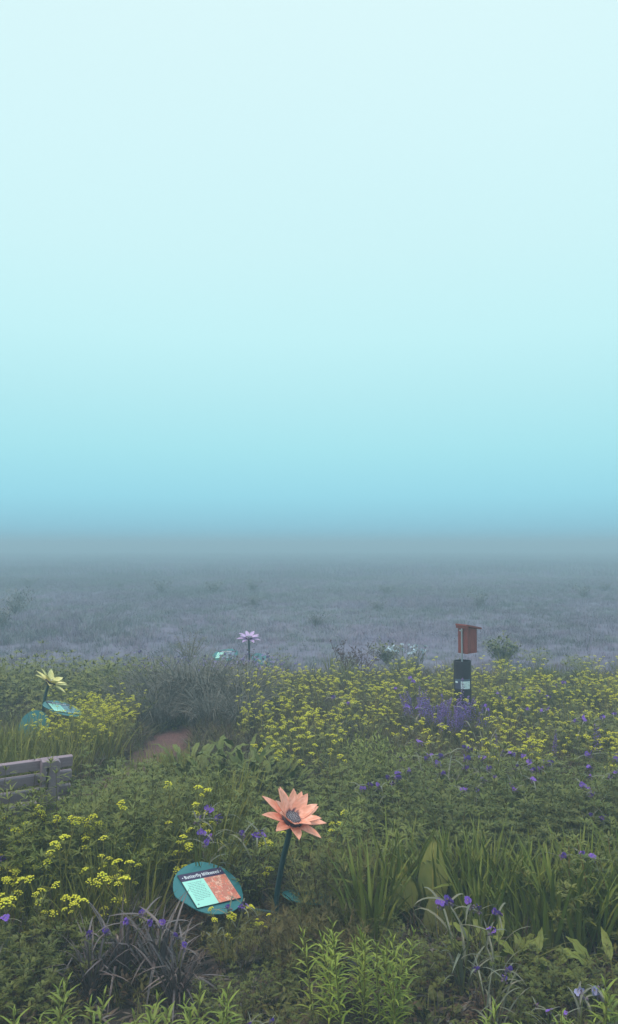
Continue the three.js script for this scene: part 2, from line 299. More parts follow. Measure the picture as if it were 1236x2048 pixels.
function spikePlant(h, nStems, col, { leafCol = [0.075, 0.075, 0.04], r = 0.14 } = {}) { // tall spikes of small pea-like flowers over leafy stems
  const o = plant(), st = new Geo(), fo = new Geo();
  for (let k = 0; k < nStems; k++) {
    const az = R(0, 6.28), q = r * Math.sqrt(rnd()), pts = arc(V(Math.cos(az) * q * 0.5, 0, Math.sin(az) * q * 0.5), az, R(1.2, 1.5), h * R(0.7, 1.05), R(-0.1, 0.2), 5);
    tube(st, pts, 0.003, 0.0018, tint([0.1, 0.08, 0.09]), 3);
    const g = new Geo();
    for (let n = 0; n < 28; n++) { const t = 0.55 + (0.45 * n) / 28, a = n * 2.4, rr = 0.02 * (1.15 - (t - 0.55) * 1.9); blob(g, along(pts, t).add(V(Math.cos(a) * rr, R(-0.005, 0.005), Math.sin(a) * rr)), R(0.006, 0.0105), tint(col, 0.3), false, 0.9); }
    part('flower_spike', g.geometry(), M.bloom, o);
    for (let n = 0; n < 9; n++) { const b = along(pts, R(0.15, 0.62)), la = R(0, 6.28), c = tint(leafCol); for (const e of [-0.8, -0.3, 0.3, 0.8]) blade(fo, b, la + e, R(0, 0.7), R(0.035, 0.06), 0.011, { segs: 3, droop: 0.6, col: c }); }
  }
  part('stem', st.geometry(), M.stem, o); part('foliage', fo.geometry(), M.leaf, o);
  return o;
}
function feathery(h, r, nStems, col) { // thread-leaved plant, a haze of fine needles
  const o = plant(), st = new Geo(), fo = new Geo();
  for (let k = 0; k < nStems; k++) {
    const az = k * 2.4, q = Math.sqrt((k + 0.4) / nStems), pts = arc(V(Math.cos(az) * q * r * 0.4, 0, Math.sin(az) * q * r * 0.4), az, 1.52 - q * 0.42, h * R(0.75, 1.05), 0.1, 5), tc = tint(col, 0.14);
    tube(st, pts, 0.0028, 0.0015, [0.085, 0.062, 0.04], 3);
    for (let n = 0; n < 13; n++) { const t = R(0.3, 1), b = along(pts, t), la = R(0, 6.28), e0 = R(0.3, 0.9), c = tint(tc, 0.15); for (let m = 0; m < 6; m++) blade(fo, b, la + R(-0.9, 0.9), e0 + R(-0.4, 0.4), R(0.04, 0.085), 0.0036, { segs: 2, droop: R(0, 0.6), prof: 'strap', col: c }); }
  }
  part('stem', st.geometry(), M.stem, o); part('foliage', fo.geometry(), M.leaf, o);
  return o;
}
function bushPlant(h, r, n, col, leafLen = 0.06, wide = 0.022, foliage = M.leaf) { // small shrub: branches and leaves through the volume
  const o = plant(), st = new Geo(), fo = new Geo();
  for (let k = 0; k < n; k++) {
    const az = k * 2.4 + R(-0.4, 0.4), q = Math.sqrt((k + 0.3) / n), pts = arc(V(0, 0, 0), az, 1.5 - q * 0.75, Math.hypot(h * (1 - 0.3 * q), r * q) * R(0.8, 1.1), R(-0.3, 0.2), 5);
    tube(st, pts, 0.006, 0.0025, [0.09, 0.07, 0.06], 4);
    for (let m = 0; m < 34; m++) { const b = along(pts, R(0.3, 1)).add(V(R(-1, 1), R(-0.7, 0.8), R(-1, 1)).multiplyScalar(r * 0.16)); blade(fo, b, R(0, 6.28), R(-0.3, 0.9), leafLen * R(0.7, 1.2), wide, { segs: 3, droop: R(0.2, 1), col: tint(col, 0.25) }); }
  }
  part('branch', st.geometry(), M.stem, o); part('foliage', fo.geometry(), foliage, o);
  return o;
}
function twigPlant(h, n, col) { // leafless brown stems with side twigs
  const o = plant(), st = new Geo(), se = new Geo();
  for (let k = 0; k < n; k++) {
    const az = R(0, 6.28), pts = arc(V(R(-0.08, 0.08), 0, R(-0.08, 0.08)), az, R(0.9, 1.45), h * R(0.6, 1.05), R(-0.2, 0.5), 5), c = tint(col);
    tube(st, pts, 0.008, 0.004, c, 4);
    for (let m = 0; m < 7; m++) { const b = along(pts, R(0.35, 0.98)), q = arc(b, R(0, 6.28), R(0.1, 1), h * R(0.12, 0.3), R(-0.3, 0.5), 3); tube(st, q, 0.003, 0.0015, c, 3); for (let j = 0; j < 6; j++) blob(se, along(q, R(0.3, 1)).add(V(R(-1, 1), R(-1, 1), R(-1, 1)).multiplyScalar(0.012)), R(0.006, 0.012), tint(col, 0.3), false); }
  }
  part('stem', st.geometry(), M.dry, o); part('seed_head', se.geometry(), M.dry, o).userData.kind = 'stuff';
  return o;
}

// ---------------------------------------------------------------- flower sculptures with sign leaves
function shell(rows, th, colorAt) { // closed sheet of thickness th over a grid of points
  const n = rows[0].length, N = rows.length, g = new THREE.BufferGeometry(), top = rows.flat(), idx = [], uvp = [];
  for (let a = 0; a < N - 1; a++) for (let k = 0; k < n - 1; k++) { const q = a * n + k; idx.push(q, q + 1, q + n, q + 1, q + n + 1, q + n); }
  const t = new THREE.BufferGeometry(); t.setAttribute('position', new THREE.Float32BufferAttribute(top.flatMap(v => [v.x, v.y, v.z]), 3)); t.setIndex(idx); t.computeVertexNormals();
  const nn = t.attributes.normal, P = [], Cc = [], I = [...idx], m = top.length;
  top.forEach((v, k) => { P.push(v.x, v.y, v.z); Cc.push(...colorAt(Math.floor(k / n), k % n)); });
  top.forEach((v, k) => { P.push(v.x - nn.getX(k) * th, v.y - nn.getY(k) * th, v.z - nn.getZ(k) * th); Cc.push(...colorAt(Math.floor(k / n), k % n)); });
  for (let k = 0; k < idx.length; k += 3) I.push(idx[k] + m, idx[k + 2] + m, idx[k + 1] + m);
  const wall = (a, b) => I.push(a, b, b + m, a, b + m, a + m);
  for (let k = 0; k < n - 1; k++) { wall(k + 1, k); wall((N - 1) * n + k, (N - 1) * n + k + 1); }
  for (let a = 0; a < N - 1; a++) { wall(a * n, (a + 1) * n); wall((a + 1) * n + n - 1, a * n + n - 1); }
  g.setAttribute('position', new THREE.Float32BufferAttribute(P, 3)); g.setAttribute('color', new THREE.Float32BufferAttribute(Cc, 3)); g.setIndex(I); g.computeVertexNormals();
  return g;
}
function signPrint(o) { // printed plate: dark heading band, text block on mint, flower photograph on the right
  const c = document.createElement('canvas'); c.width = 768; c.height = 580; const x = c.getContext('2d');
  x.fillStyle = '#b4f4e8'; x.fillRect(0, 0, 768, 580);
  x.fillStyle = '#3a2754'; x.fillRect(0, 0, 768, 128);
  if (o.title) { x.fillStyle = '#f4f6ff'; x.font = 'bold 74px sans-serif'; x.textAlign = 'center'; x.textBaseline = 'middle'; x.fillText(o.title, 384, 64, 620); x.beginPath(); x.arc(46, 66, 9, 0, 7); x.arc(722, 66, 9, 0, 7); x.fill(); }
  else { x.fillStyle = '#f4f6ff'; for (let k = 0, px = 150; k < 9; k++) { const w = 26 + hash(k, 5) * 44; x.fillRect(px, 46, w, 36); px += w + 10; } }
  x.fillStyle = 'rgba(70,110,120,0.62)';
  for (let l = 0; l < 12; l++) for (let px = 52 + hash(l, 2) * 14; px < 322 - (l === 11 ? 150 : hash(l, 9) * 34);) { const w = 8 + hash(l * 31 + px, 3) * 34; x.fillRect(px, 168 + l * 27, Math.min(w, 330 - px), 9); px += w + 8; }
  x.fillStyle = '#3b4a66'; for (let k = 0; k < 6; k++) x.fillRect(34 + (k % 3) * 9, 524 + Math.floor(k / 3) * 12 - (k % 2) * 4, 7, 9);
  const [b0, b1, b2, b3] = o.photo; x.save(); x.beginPath(); x.rect(372, 128, 396, 452); x.clip();
  x.fillStyle = b0; x.fillRect(372, 128, 396, 452);
  for (let k = 0; k < 520; k++) { const px = 372 + hash(k, 11) * 396, py = 128 + hash(k, 12) * 452, cl = noise(px / 90, py / 90), r = 5 + hash(k, 13) * 15; x.fillStyle = cl > 0.62 ? b1 : cl > 0.42 ? b2 : hash(k, 14) > 0.4 ? b3 : b0; x.globalAlpha = 0.75; x.beginPath(); x.ellipse(px, py, r, r * 0.5, hash(k, 15) * 3.1, 0, 7); x.fill(); }
  x.globalAlpha = 1; x.restore();
  const t = new THREE.CanvasTexture(c); t.colorSpace = THREE.SRGBColorSpace; return t;
}
const M_TEAL = plain(0.035, 0.19, 0.22, 0.24), M_STEEL = plain(0.012, 0.05, 0.062, 0.4), M_PLUM = plain(0.025, 0.01, 0.03, 0.5), M_DOT = plain(0.72, 0.76, 0.86, 0.5), M_EDGE = plain(0.02, 0.015, 0.03, 0.5), M_PETAL = mat({ roughness: 0.36 });
// outline of a sheet-metal leaf, from the fitted sign leaf (metres)
const LEAF_OUT = [[0.05, 0.199], [-0.093, 0.176], [-0.191, 0.111], [-0.247, 0], [-0.206, -0.075], [-0.15, -0.142], [-0.06, -0.185], [0.07, -0.189], [0.172, -0.135], [0.222, -0.04], [0.221, 0.045], [0.171, 0.135]];
function leafSheet(k = 1) {
  const pts = new THREE.CatmullRomCurve3(LEAF_OUT.map(([x, y]) => V(x * k, y * k, 0)), true, 'catmullrom', 0.5).getPoints(56);
  const g = new THREE.ExtrudeGeometry(new THREE.Shape(pts.map(p => new THREE.Vector2(p.x, p.y))), { depth: 0.004, bevelEnabled: true, bevelThickness: 0.0015, bevelSize: 0.0015, bevelSegments: 2 });
  return g;
}
function tubeMesh(name, pts, r, material, parent, base) { return part(name, new THREE.TubeGeometry(new THREE.CatmullRomCurve3(pts.map(p => V(...p).sub(base))), 28, r, 12, false), material, parent); }
function sculpture(label, o) {
  const base = V(o.stem[0][0], 0, o.stem[0][2]), root = new THREE.Group(); root.name = numbered('flower_sculpture'); root.position.copy(base); scene.add(root);
  tag(root, label, 'sculpture', 'metal flower sculptures in the garden');
  tubeMesh('stem', o.stem, 0.0165, M_STEEL, root, base);
  const head = V(...o.head).sub(base), n = V(...o.normal).normalize(), turn = new THREE.Quaternion().setFromUnitVectors(V(0, 1, 0), n).multiply(new THREE.Quaternion().setFromAxisAngle(V(0, 1, 0), o.spin));
  const seat = m => { m.position.copy(head); m.quaternion.copy(turn); return m; };
  const layer = (count, f0, el, curl, len, w, y) => {
    for (let k = 0; k < count; k++) {
      const a = f0 + (k / count) * 6.2832 + R(-0.06, 0.06), L = len * R(0.93, 1.05), e = el + R(-0.06, 0.06), rows = [], NR = 13, NC = 7;
      for (let i = 0; i < NR; i++) {
        const t = i / (NR - 1), rr = 0.026 + L * (Math.cos(e) * t) , yy = y + L * (Math.sin(e) * t + curl * t * t), hw = (w / 2) * (0.42 + 0.58 * Math.sin(Math.PI * Math.min(1, 0.12 + t * 0.75))) * Math.pow(Math.max(0.0004, 1 - Math.pow(t, 3.4)), 0.9);
        rows.push(Array.from({ length: NC }, (_, j) => { const s = (j / (NC - 1)) * 2 - 1; return V(rr * Math.cos(a) - s * hw * Math.sin(a), yy + s * s * hw * 0.32, rr * Math.sin(a) + s * hw * Math.cos(a)); }).reverse());
      }
      // sponged paint, with dark plum rays sprayed round the centre
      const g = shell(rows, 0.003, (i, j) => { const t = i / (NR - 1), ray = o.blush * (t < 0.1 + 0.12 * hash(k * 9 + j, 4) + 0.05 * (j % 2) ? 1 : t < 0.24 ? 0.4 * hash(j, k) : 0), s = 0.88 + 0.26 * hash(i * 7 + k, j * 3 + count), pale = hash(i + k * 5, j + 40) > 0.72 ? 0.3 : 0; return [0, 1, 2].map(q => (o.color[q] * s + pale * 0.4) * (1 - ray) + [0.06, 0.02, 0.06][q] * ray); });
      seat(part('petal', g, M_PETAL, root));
    }
  };
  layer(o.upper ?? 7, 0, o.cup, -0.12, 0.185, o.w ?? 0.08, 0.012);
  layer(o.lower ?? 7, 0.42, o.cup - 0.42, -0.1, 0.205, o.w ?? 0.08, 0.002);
  const disc = seat(part('centre_disc', new THREE.LatheGeometry([[0, -0.012], [0.034, -0.012], [0.062, 0.012], [0.065, 0.026], [0.056, 0.037], [0.03, 0.043], [0, 0.044]].map(([x, y]) => new THREE.Vector2(x, y)), 28), M_PLUM, root));
  const dots = []; for (let k = 0; k < 74; k++) { const r = 0.044 * Math.sqrt((k + 0.5) / 74), a = k * 2.39996, s = new THREE.IcosahedronGeometry(0.0022, 1); s.translate(Math.cos(a) * r, 0.0445 - r * r * 3, Math.sin(a) * r); dots.push(s); }
  part('seed_dots', mergeGeometries(dots), M_DOT, disc).userData.kind = 'stuff';
  const sheet = (name, s) => {
    const m = part(name, leafSheet(s.k ?? 1), M_TEAL, root); m.position.set(...s.at).sub(base); m.rotation.set(...s.rot, 'YXZ');
    const from = V(...s.joint), to = V(...s.at).add(V(0, 0, -0.006).applyEuler(m.rotation)); tubeMesh('leaf_stalk', [from.toArray(), from.clone().lerp(to, 0.5).add(V(0, -0.03, 0)).toArray(), to.toArray()], 0.008, M_STEEL, root, base);
    return m;
  };
  const sg = sheet('sign_leaf', o.sign);
  const pn = part('sign_panel', new RoundedBoxGeometry(0.33, 0.25, 0.006, 2, 0.002), M_EDGE, sg); pn.position.z = 0.0105;
  const pr = part('sign_print', new THREE.PlaneGeometry(0.326, 0.246), new THREE.MeshStandardMaterial({ map: signPrint(o.print), roughness: 0.4 }), sg); pr.position.z = 0.0138; pr.userData.label = o.print.label;
  sheet('plain_leaf', o.leaf);
  return root;
}
sculpture('coral orange metal flower on dark stem beside the butterfly milkweed sign', {
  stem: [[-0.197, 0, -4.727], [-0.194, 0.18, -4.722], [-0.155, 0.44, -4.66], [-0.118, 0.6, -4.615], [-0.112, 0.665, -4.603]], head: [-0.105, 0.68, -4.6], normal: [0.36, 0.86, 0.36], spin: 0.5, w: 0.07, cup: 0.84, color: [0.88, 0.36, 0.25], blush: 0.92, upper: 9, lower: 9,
  sign: { at: [-0.602, 0.242, -4.732], rot: [-1.071, 1.035, -0.288], joint: [-0.196, 0.1, -4.725] }, leaf: { at: [0.0, 0.1, -4.93], rot: [-1.35, 2.5, 1.0], joint: [-0.196, 0.05, -4.725], k: 0.75 },
  print: { title: 'Butterfly Milkweed', photo: ['#d98a78', '#ff8a72', '#ffc4b0', '#e0605c'], label: 'plate with dark heading, mint text block and orange flower photo' } });
sculpture('pale yellow metal flower on leaning stem behind the bench', {
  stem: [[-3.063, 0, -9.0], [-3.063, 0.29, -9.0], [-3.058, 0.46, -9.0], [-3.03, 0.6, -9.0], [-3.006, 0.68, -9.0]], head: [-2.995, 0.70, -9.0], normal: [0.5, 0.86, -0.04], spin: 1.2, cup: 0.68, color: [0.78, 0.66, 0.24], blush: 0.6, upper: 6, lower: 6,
  sign: { at: [-2.84, 0.415, -9.0], rot: [-1.168, 1.5, -0.75], joint: [-3.063, 0.22, -9.0] }, leaf: { at: [-3.12, 0.225, -8.86], rot: [-0.28, -0.1, 1.2], joint: [-3.063, 0.12, -9.0], k: 0.88 },
  print: { photo: ['#6f93a8', '#8fb7c4', '#7aa2b4', '#557a92'], label: 'plate with mint text block and blue-grey picture' } });
sculpture('pale lilac metal flower standing farthest off in the haze', {
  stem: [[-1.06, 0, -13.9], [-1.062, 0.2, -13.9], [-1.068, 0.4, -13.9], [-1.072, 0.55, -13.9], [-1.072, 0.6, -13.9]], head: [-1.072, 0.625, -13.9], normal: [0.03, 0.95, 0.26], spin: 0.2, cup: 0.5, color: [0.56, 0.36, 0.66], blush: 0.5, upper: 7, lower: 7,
  sign: { at: [-1.48, 0.345, -13.85], rot: [-1.15, -0.3, 0.1], joint: [-1.06, 0.14, -13.9] }, leaf: { at: [-0.83, 0.27, -13.8], rot: [-1.0, 0.95, -0.3], joint: [-1.06, 0.1, -13.9], k: 0.9 },
  print: { photo: ['#5d6d86', '#8a93b4', '#75a0b0', '#4d5a70'], label: 'plate with mint text block and dark picture' } });

// ---------------------------------------------------------------- bench seen from behind
{
  const grain = speckle(256, (u, v, x, y) => { const k = 0.43 + 0.12 * tiled(u, v, 3) + 0.06 * tiled(u * 1, v, 40) + 0.05 * hash(x, y >> 4); return [k * 1.1, k * 0.93, k * 1.03]; });
  grain.repeat.set(3, 3);
  const m = new THREE.MeshStandardMaterial({ map: grain, roughness: 0.55, bumpMap: grain, bumpScale: 0.003 });
  const b = new THREE.Group(); b.name = 'park_bench'; b.position.set(-1.645, 0, -5.44); b.rotation.y = rad(210); scene.add(b);
  tag(b, 'weathered grey-mauve slatted bench, its back to the camera', 'bench');
  const lean = rad(-13), L = 1.75, H = 0.78;
  const onBack = (mesh, x, y, z) => { mesh.position.set(x, H + (y - H) * Math.cos(lean) - z * Math.sin(lean), 0); mesh.position.z = (y - H) * Math.sin(lean) + z * Math.cos(lean); mesh.rotation.x = lean; };
  for (const y of [0.81, 0.703, 0.596, 0.49]) onBack(part('back_slat', new RoundedBoxGeometry(L, 0.074, 0.036, 3, 0.005), m, b), L / 2, y, 0.002);
  for (const x of [0.16, 1.55]) {
    const s = new THREE.Shape([[-0.056, -0.5], [0.056, -0.5], [0.056, 0.072], [-0.04, 0.072], [-0.056, 0.055]].map(p => new THREE.Vector2(...p))), h = new THREE.Path([[0.008, -0.135], [0.034, -0.135], [0.034, 0.032], [0.008, 0.032]].map(p => new THREE.Vector2(...p))); s.holes.push(h);
    const g = new THREE.ExtrudeGeometry(s, { depth: 0.062, bevelEnabled: true, bevelThickness: 0.004, bevelSize: 0.004, bevelSegments: 2 });
    onBack(part('back_post', g, m, b), x, 0.795, -0.088);
    const leg = part('leg', new RoundedBoxGeometry(0.09, 0.42, 0.09, 2, 0.006), m, b); leg.position.set(x, 0.21, 0.42);
    const rear = part('leg', new RoundedBoxGeometry(0.09, 0.42, 0.09, 2, 0.006), m, b); rear.position.set(x, 0.21, 0.14);
  }
  for (const z of [0.12, 0.22, 0.32, 0.42]) part('seat_slat', new RoundedBoxGeometry(L, 0.036, 0.088, 3, 0.006), m, b).position.set(L / 2, 0.44, z);
}

// ---------------------------------------------------------------- birdhouse on a pole with a tube guard
{
  const wood = speckle(256, (u, v, x, y) => { const k = 0.62 + 0.3 * (tiled(u, v * 0.5, 22) - 0.5) + 0.12 * (hash(x, y >> 5) - 0.5) + 0.16 * (tiled(u, v, 3) - 0.5); return [k * 0.88, k * 0.42, k * 0.39]; });
  wood.repeat.set(4, 1.5);
  const m = new THREE.MeshStandardMaterial({ map: wood, roughness: 0.8, bumpMap: wood, bumpScale: 0.004 });
  const b = new THREE.Group(); b.name = 'birdhouse'; b.position.set(1.905, 0, -9.68); b.rotation.y = rad(40); scene.add(b); // local x runs from the back board to the front
  tag(b, 'red-brown wooden birdhouse on metal pole rising from black tube', 'birdhouse');
  const box = (name, w, h, d, x, y, z, parent = b) => { const q = part(name, new RoundedBoxGeometry(w, h, d, 2, 0.003), m, parent); q.position.set(x, y, z); return q; };
  const side = z => { const s = new THREE.Shape([[0, 0.955], [0.165, 0.955], [0.165, 1.248], [0, 1.272]].map(p => new THREE.Vector2(...p))), q = part('side_board', new THREE.ExtrudeGeometry(s, { depth: 0.016, bevelEnabled: true, bevelThickness: 0.0015, bevelSize: 0.0015, bevelSegments: 1 }), m, b); q.position.set(0.034, 0, z); };
  box('back_board', 0.02, 0.335, 0.15, 0.02, 1.118, 0);
  side(0.054); side(-0.07);
  const fs = new THREE.Shape([[-0.053, 0], [0.053, 0], [0.053, 0.29], [-0.053, 0.29]].map(p => new THREE.Vector2(...p))), ho = new THREE.Path(); ho.absarc(0, 0.2, 0.019, 0, Math.PI * 2); fs.holes.push(ho);
  const fr = part('front_board', new THREE.ExtrudeGeometry(fs, { depth: 0.016, bevelEnabled: false, curveSegments: 20 }), m, b); fr.rotation.y = Math.PI / 2; fr.position.set(0.184, 0.956, 0);
  box('floor_board', 0.145, 0.016, 0.105, 0.108, 0.968, 0);
  const roof = box('roof', 0.29, 0.024, 0.19, 0.128, 1.278, 0); roof.rotation.z = -0.19;
  box('roof_edge', 0.02, 0.042, 0.186, 0.002, 1.284, 0);
  const pole = part('pole', new THREE.CylinderGeometry(0.0105, 0.0105, 1.262, 14), plain(0.52, 0.54, 0.60, 0.35, { metalness: 0.6 }), b); pole.position.set(-0.006, 0.631, 0);
  const br = part('pole_bracket', new RoundedBoxGeometry(0.012, 0.016, 0.05, 1, 0.002), plain(0.5, 0.5, 0.52, 0.4, { metalness: 0.7 }), b); br.position.set(-0.013, 1.235, -0.004);
  const tubeG = new THREE.LatheGeometry([[0.1, 0.1], [0.108, 0.1], [0.108, 0.862], [0.1055, 0.866], [0.102, 0.866], [0.1, 0.862], [0.1, 0.1]].map(p => new THREE.Vector2(...p)), 40);
  const gt = part('guard_tube', tubeG, plain(0.022, 0.012, 0.028, 0.5), b);
  const cap = part('tube_plug', new THREE.CylinderGeometry(0.0995, 0.0995, 0.01, 32), plain(0.03, 0.02, 0.035, 0.6), gt); cap.position.y = 0.83;
  const c = document.createElement('canvas'); c.width = 320; c.height = 200; const x = c.getContext('2d');
  x.fillStyle = '#e6f2f6'; x.fillRect(0, 0, 320, 200); x.fillStyle = '#5d6c86'; x.fillRect(0, 0, 320, 42); x.fillStyle = '#4d4f6c'; x.fillRect(0, 42, 128, 158); x.fillStyle = '#e6f2f6'; x.fillRect(4, 46, 62, 34);
  x.fillStyle = '#3a3550'; for (let l = 0; l < 5; l++) for (let px = 150 + hash(l, 3) * 10; px < 290;) { const w = 6 + hash(l + px, 4) * 20; if (hash(l * 3 + px, 8) > 0.45) x.fillRect(px, 66 + l * 22, w, 6); px += w + 7; }
  x.fillRect(178, 150, 18, 20); for (let k = 0; k < 9; k++) x.fillRect(20 + k * 31, 14, 20, 12);
  const st = new THREE.CanvasTexture(c); st.colorSpace = THREE.SRGBColorSpace;
  const sk = part('sticker', new THREE.CylinderGeometry(0.1105, 0.1105, 0.118, 24, 1, true, -0.92, 1.84), new THREE.MeshStandardMaterial({ map: st, roughness: 0.45 }), gt); sk.position.y = 0.592; sk.rotation.y = rad(-40 - 11); sk.userData.label = 'pale printed sticker with a dark picture';
}

// ---------------------------------------------------------------- meadow plants
const kinds = {};
function family(name, n, build) { kinds[name] = Array.from({ length: n }, (_, k) => build(k)); return kinds[name]; }
const Y_NEAR = family('yn', 5, () => yellowPlant(R(0.36, 0.66), 2 + Math.floor(R(0, 2)), true)), Y_FAR = family('yf', 7, () => yellowPlant(R(0.48, 0.62), 4 + Math.floor(R(0, 2)), false));
const LAV = family('lv', 3, () => spiderwort(R(0.5, 0.6), 6, 10, { fine: false, open: 2.6, col: [0.26, 0.20, 0.44], leafCol: [0.17, 0.17, 0.17], width: 0.011 }));
const SPI = family('s', 5, () => spiderwort(R(0.42, 0.55), 3, 9, { leafLen: 0.36, leafCol: [0.115, 0.125, 0.095], open: 3.4, bend: [0.5, 2.0], broken: 0.4 })), SPI_FAR = family('sf', 4, () => spiderwort(R(0.45, 0.58), 3, 12, { fine: false, open: 2.6 }));
const HERB = family('h', 5, () => herb(R(0.40, 0.50), 0.24, 15, { col: [0.072, 0.104, 0.032], leaf: 0.07, wide: 0.0105 }));
const HERB_TALL = family('ht', 4, () => herb(R(0.66, 0.76), 0.28, 17, { col: [0.08, 0.112, 0.034], leaf: 0.068, wide: 0.0115, nodes: 8 })), HERB_FAR = family('hf', 4, () => herb(R(0.5, 0.65), 0.32, 13, { col: [0.095, 0.122, 0.042], leaf: 0.1, wide: 0.022, fine: false }));
const FERNLIGHT = family('fl', 3, () => herb(R(0.42, 0.54), 0.26, 13, { col: [0.066, 0.094, 0.032], leaf: 0.052, wide: 0.0095, feather: true, nodes: 4 }));
const FERN = family('f', 3, () => herb(R(0.46, 0.56), 0.27, 13, { col: DEEP, leaf: 0.055, wide: 0.011, feather: true, nodes: 4 }));
const SWORD = family('sw', 5, () => sword(R(0.42, 0.54), 25, 0.1, { col: [0.095, 0.135, 0.042], w: 0.023, droop: 0.42 }));
const TALLGRASS = family('tg', 4, () => sword(R(0.48, 0.6), 50, 0.12, { col: [0.112, 0.135, 0.036], w: 0.0115, droop: 0.35, each: false }));
const STRAP = family('st', 2, () => spiderwort(0.42, 2, 44, { leafLen: 0.42, width: 0.016, leafCol: [0.10, 0.082, 0.098], open: 2.5, bend: [0.2, 1.1], broken: 0.45 }));
const swordOf = x => x < 0.45 ? 'between the orange flower and the huge oval leaves' : x < 1.2 ? 'just right of the huge oval leaves' : 'among the red-stemmed plants near the right edge';
const bankOf = (x, d) => Math.hypot(x - 1.85, d - 9.5) < 1.1 ? 'close round the black birdhouse tube' : x > 2.2 ? (d > 9 ? 'in the far rows right of the birdhouse' : 'in the near rows right of the birdhouse') : d > 9.6 ? 'along the hazy far edge of the bank' : x < 0.3 ? 'in the bank behind the broad-leaved plants' : 'behind the rounded bright green mound';
const beltOf = (x, d) => x < -0.3 ? 'around the grass in front of the broad-leaved plants' : x < 0.9 ? (d < 5.9 ? 'right behind the orange metal flower' : 'in front of the rounded bright green mound') : d < 6 ? 'beside the dark feathery bushes' : 'below the right half of the yellow bank';

// front left: yellow umbels over tall grass
const pathSight = (x, d) => !(d > 6.6 && d < 9.6 && x / d > -0.209 && x / d < -0.15);
const signSight = (x, d) => !(d > 3.95 && d < 4.95 && x / d > -0.19 && x / d < -0.02);
for (const [x, d] of scatter([[-2.6, 4.2], [-0.85, 4.35], [-0.8, 5.3], [-2.9, 5.5]], 62, 0.13, signSight)) place(pick(Y_NEAR), 'yellow_umbel_plant', x, d, { s: R(0.85, 1.1), label: 'yellow umbel flowers on branching stems in the patch left of the sign', category: 'flower', group: 'yellow flowers left of the sign' });
for (const [x, d] of scatter([[-2.8, 4.2], [-0.85, 4.45], [-0.5, 5.6], [-3.2, 5.8]], 72, 0.13, signSight)) place(pick(TALLGRASS), 'grass_clump', x, d, { s: R(0.8, 1.05), label: 'clump of tall green grass among yellow flowers left of the sign', category: 'grass', group: 'grass clumps left of the sign' });
for (const [x, d, s] of [[-0.72, 5.25, 1.05], [-0.86, 5.45, 1.1], [0.13, 5.35, 1], [-0.33, 5.1, 0.9]]) place(pick(Y_NEAR), 'yellow_umbel_plant', x, d, { s, label: 'yellow umbel flowers standing just behind the orange metal flower', category: 'flower', group: 'yellow flowers behind the orange flower' });
for (const [x, d, s] of [[-0.32, 4.5, 0.62], [-0.25, 4.42, 0.55], [-0.4, 4.4, 0.6], [-0.47, 4.3, 0.62]]) place(pick(Y_NEAR), 'yellow_umbel_plant', x, d, { s, label: 'low yellow flowers between the sign and the orange flower stem', category: 'flower', group: 'low yellow flowers beside the sign' });
// yellow beds farther back
for (const [x, d] of scatter([[-1.3, 11.8], [-0.72, 8.4], [-0.5, 7.1], [0.25, 6.9], [0.4, 7.9], [1.1, 7.9], [1.3, 7.0], [3.6, 6.7], [6.6, 11.6]], 196, 0.2, (x, d) => Math.hypot(x - 1.58, d - 8.8) > 0.6 && Math.hypot(x - 1.885, d - 9.68) > 0.2)) place(pick(Y_FAR), 'yellow_umbel_plant', x, d, { s: R(0.8, 1.12), label: `yellow umbel flowers on branching stems ${bankOf(x, d)}`, category: 'flower', group: `yellow flowers ${bankOf(x, d)}` });
for (const [x, d] of scatter([[-2.75, 7.9], [-1.8, 7.9], [-1.9, 9.4], [-2.9, 9.9]], 38, 0.15, (x, d) => x / d < -0.207)) place(pick(Y_FAR), 'yellow_umbel_plant', x, d, { s: R(0.75, 1.0), label: 'yellow umbel flowers in the patch left of the gravel path', category: 'flower', group: 'yellow flowers left of the path' });
for (const [x, d] of scatter([[-4.6, 7.2], [-2.75, 7.3], [-2.75, 8.6], [-5.0, 8.7]], 26, 0.2)) place(pick(Y_FAR), 'yellow_umbel_plant', x, d, { s: R(0.4, 0.62), label: 'short yellow umbel flowers round the plain teal leaf behind the bench', category: 'flower', group: 'yellow flowers behind the bench' });

// mid-ground mass of leafy herbs
for (const [x, d] of scatter([[-3.6, 5.3], [-1.1, 5.35], [0, 5.0], [2.9, 5.0], [3.6, 6.7], [0.4, 7.3], [-0.6, 6.5], [-1.2, 6.7], [-1.9, 6.5], [-1.75, 5.75], [-3.6, 5.5]], 84, 0.31, (x, d) => !(x > 0.9 && x < 2.2 && d > 5.3 && d < 5.95) && !(x < -1.15 && d < 5.7) && pathSight(x, d))) place(pick(fbm(x * 0.9 + 70, d * 0.9) > 0.5 ? FERNLIGHT : HERB), 'leafy_herb', x, d, { s: (0.75 + 0.7 * fbm(x * 1.3 + 9, d * 1.3)) * R(0.85, 1.2), label: `bushy green herb ${beltOf(x, d)}`, category: 'plant', group: `leafy herbs ${beltOf(x, d)}` });
for (const [x, d] of scatter([[-3.0, 4.65], [-1.3, 4.95], [-0.95, 5.3], [-1.15, 5.9], [-1.45, 5.6], [-1.75, 5.18], [-3.0, 4.9]], 22, 0.17)) place(pick(HERB_TALL), 'leafy_herb', x, d, { s: R(0.85, 1.03), label: 'bushy green herb growing against the back of the bench', category: 'plant', group: 'leafy herbs at the bench' });
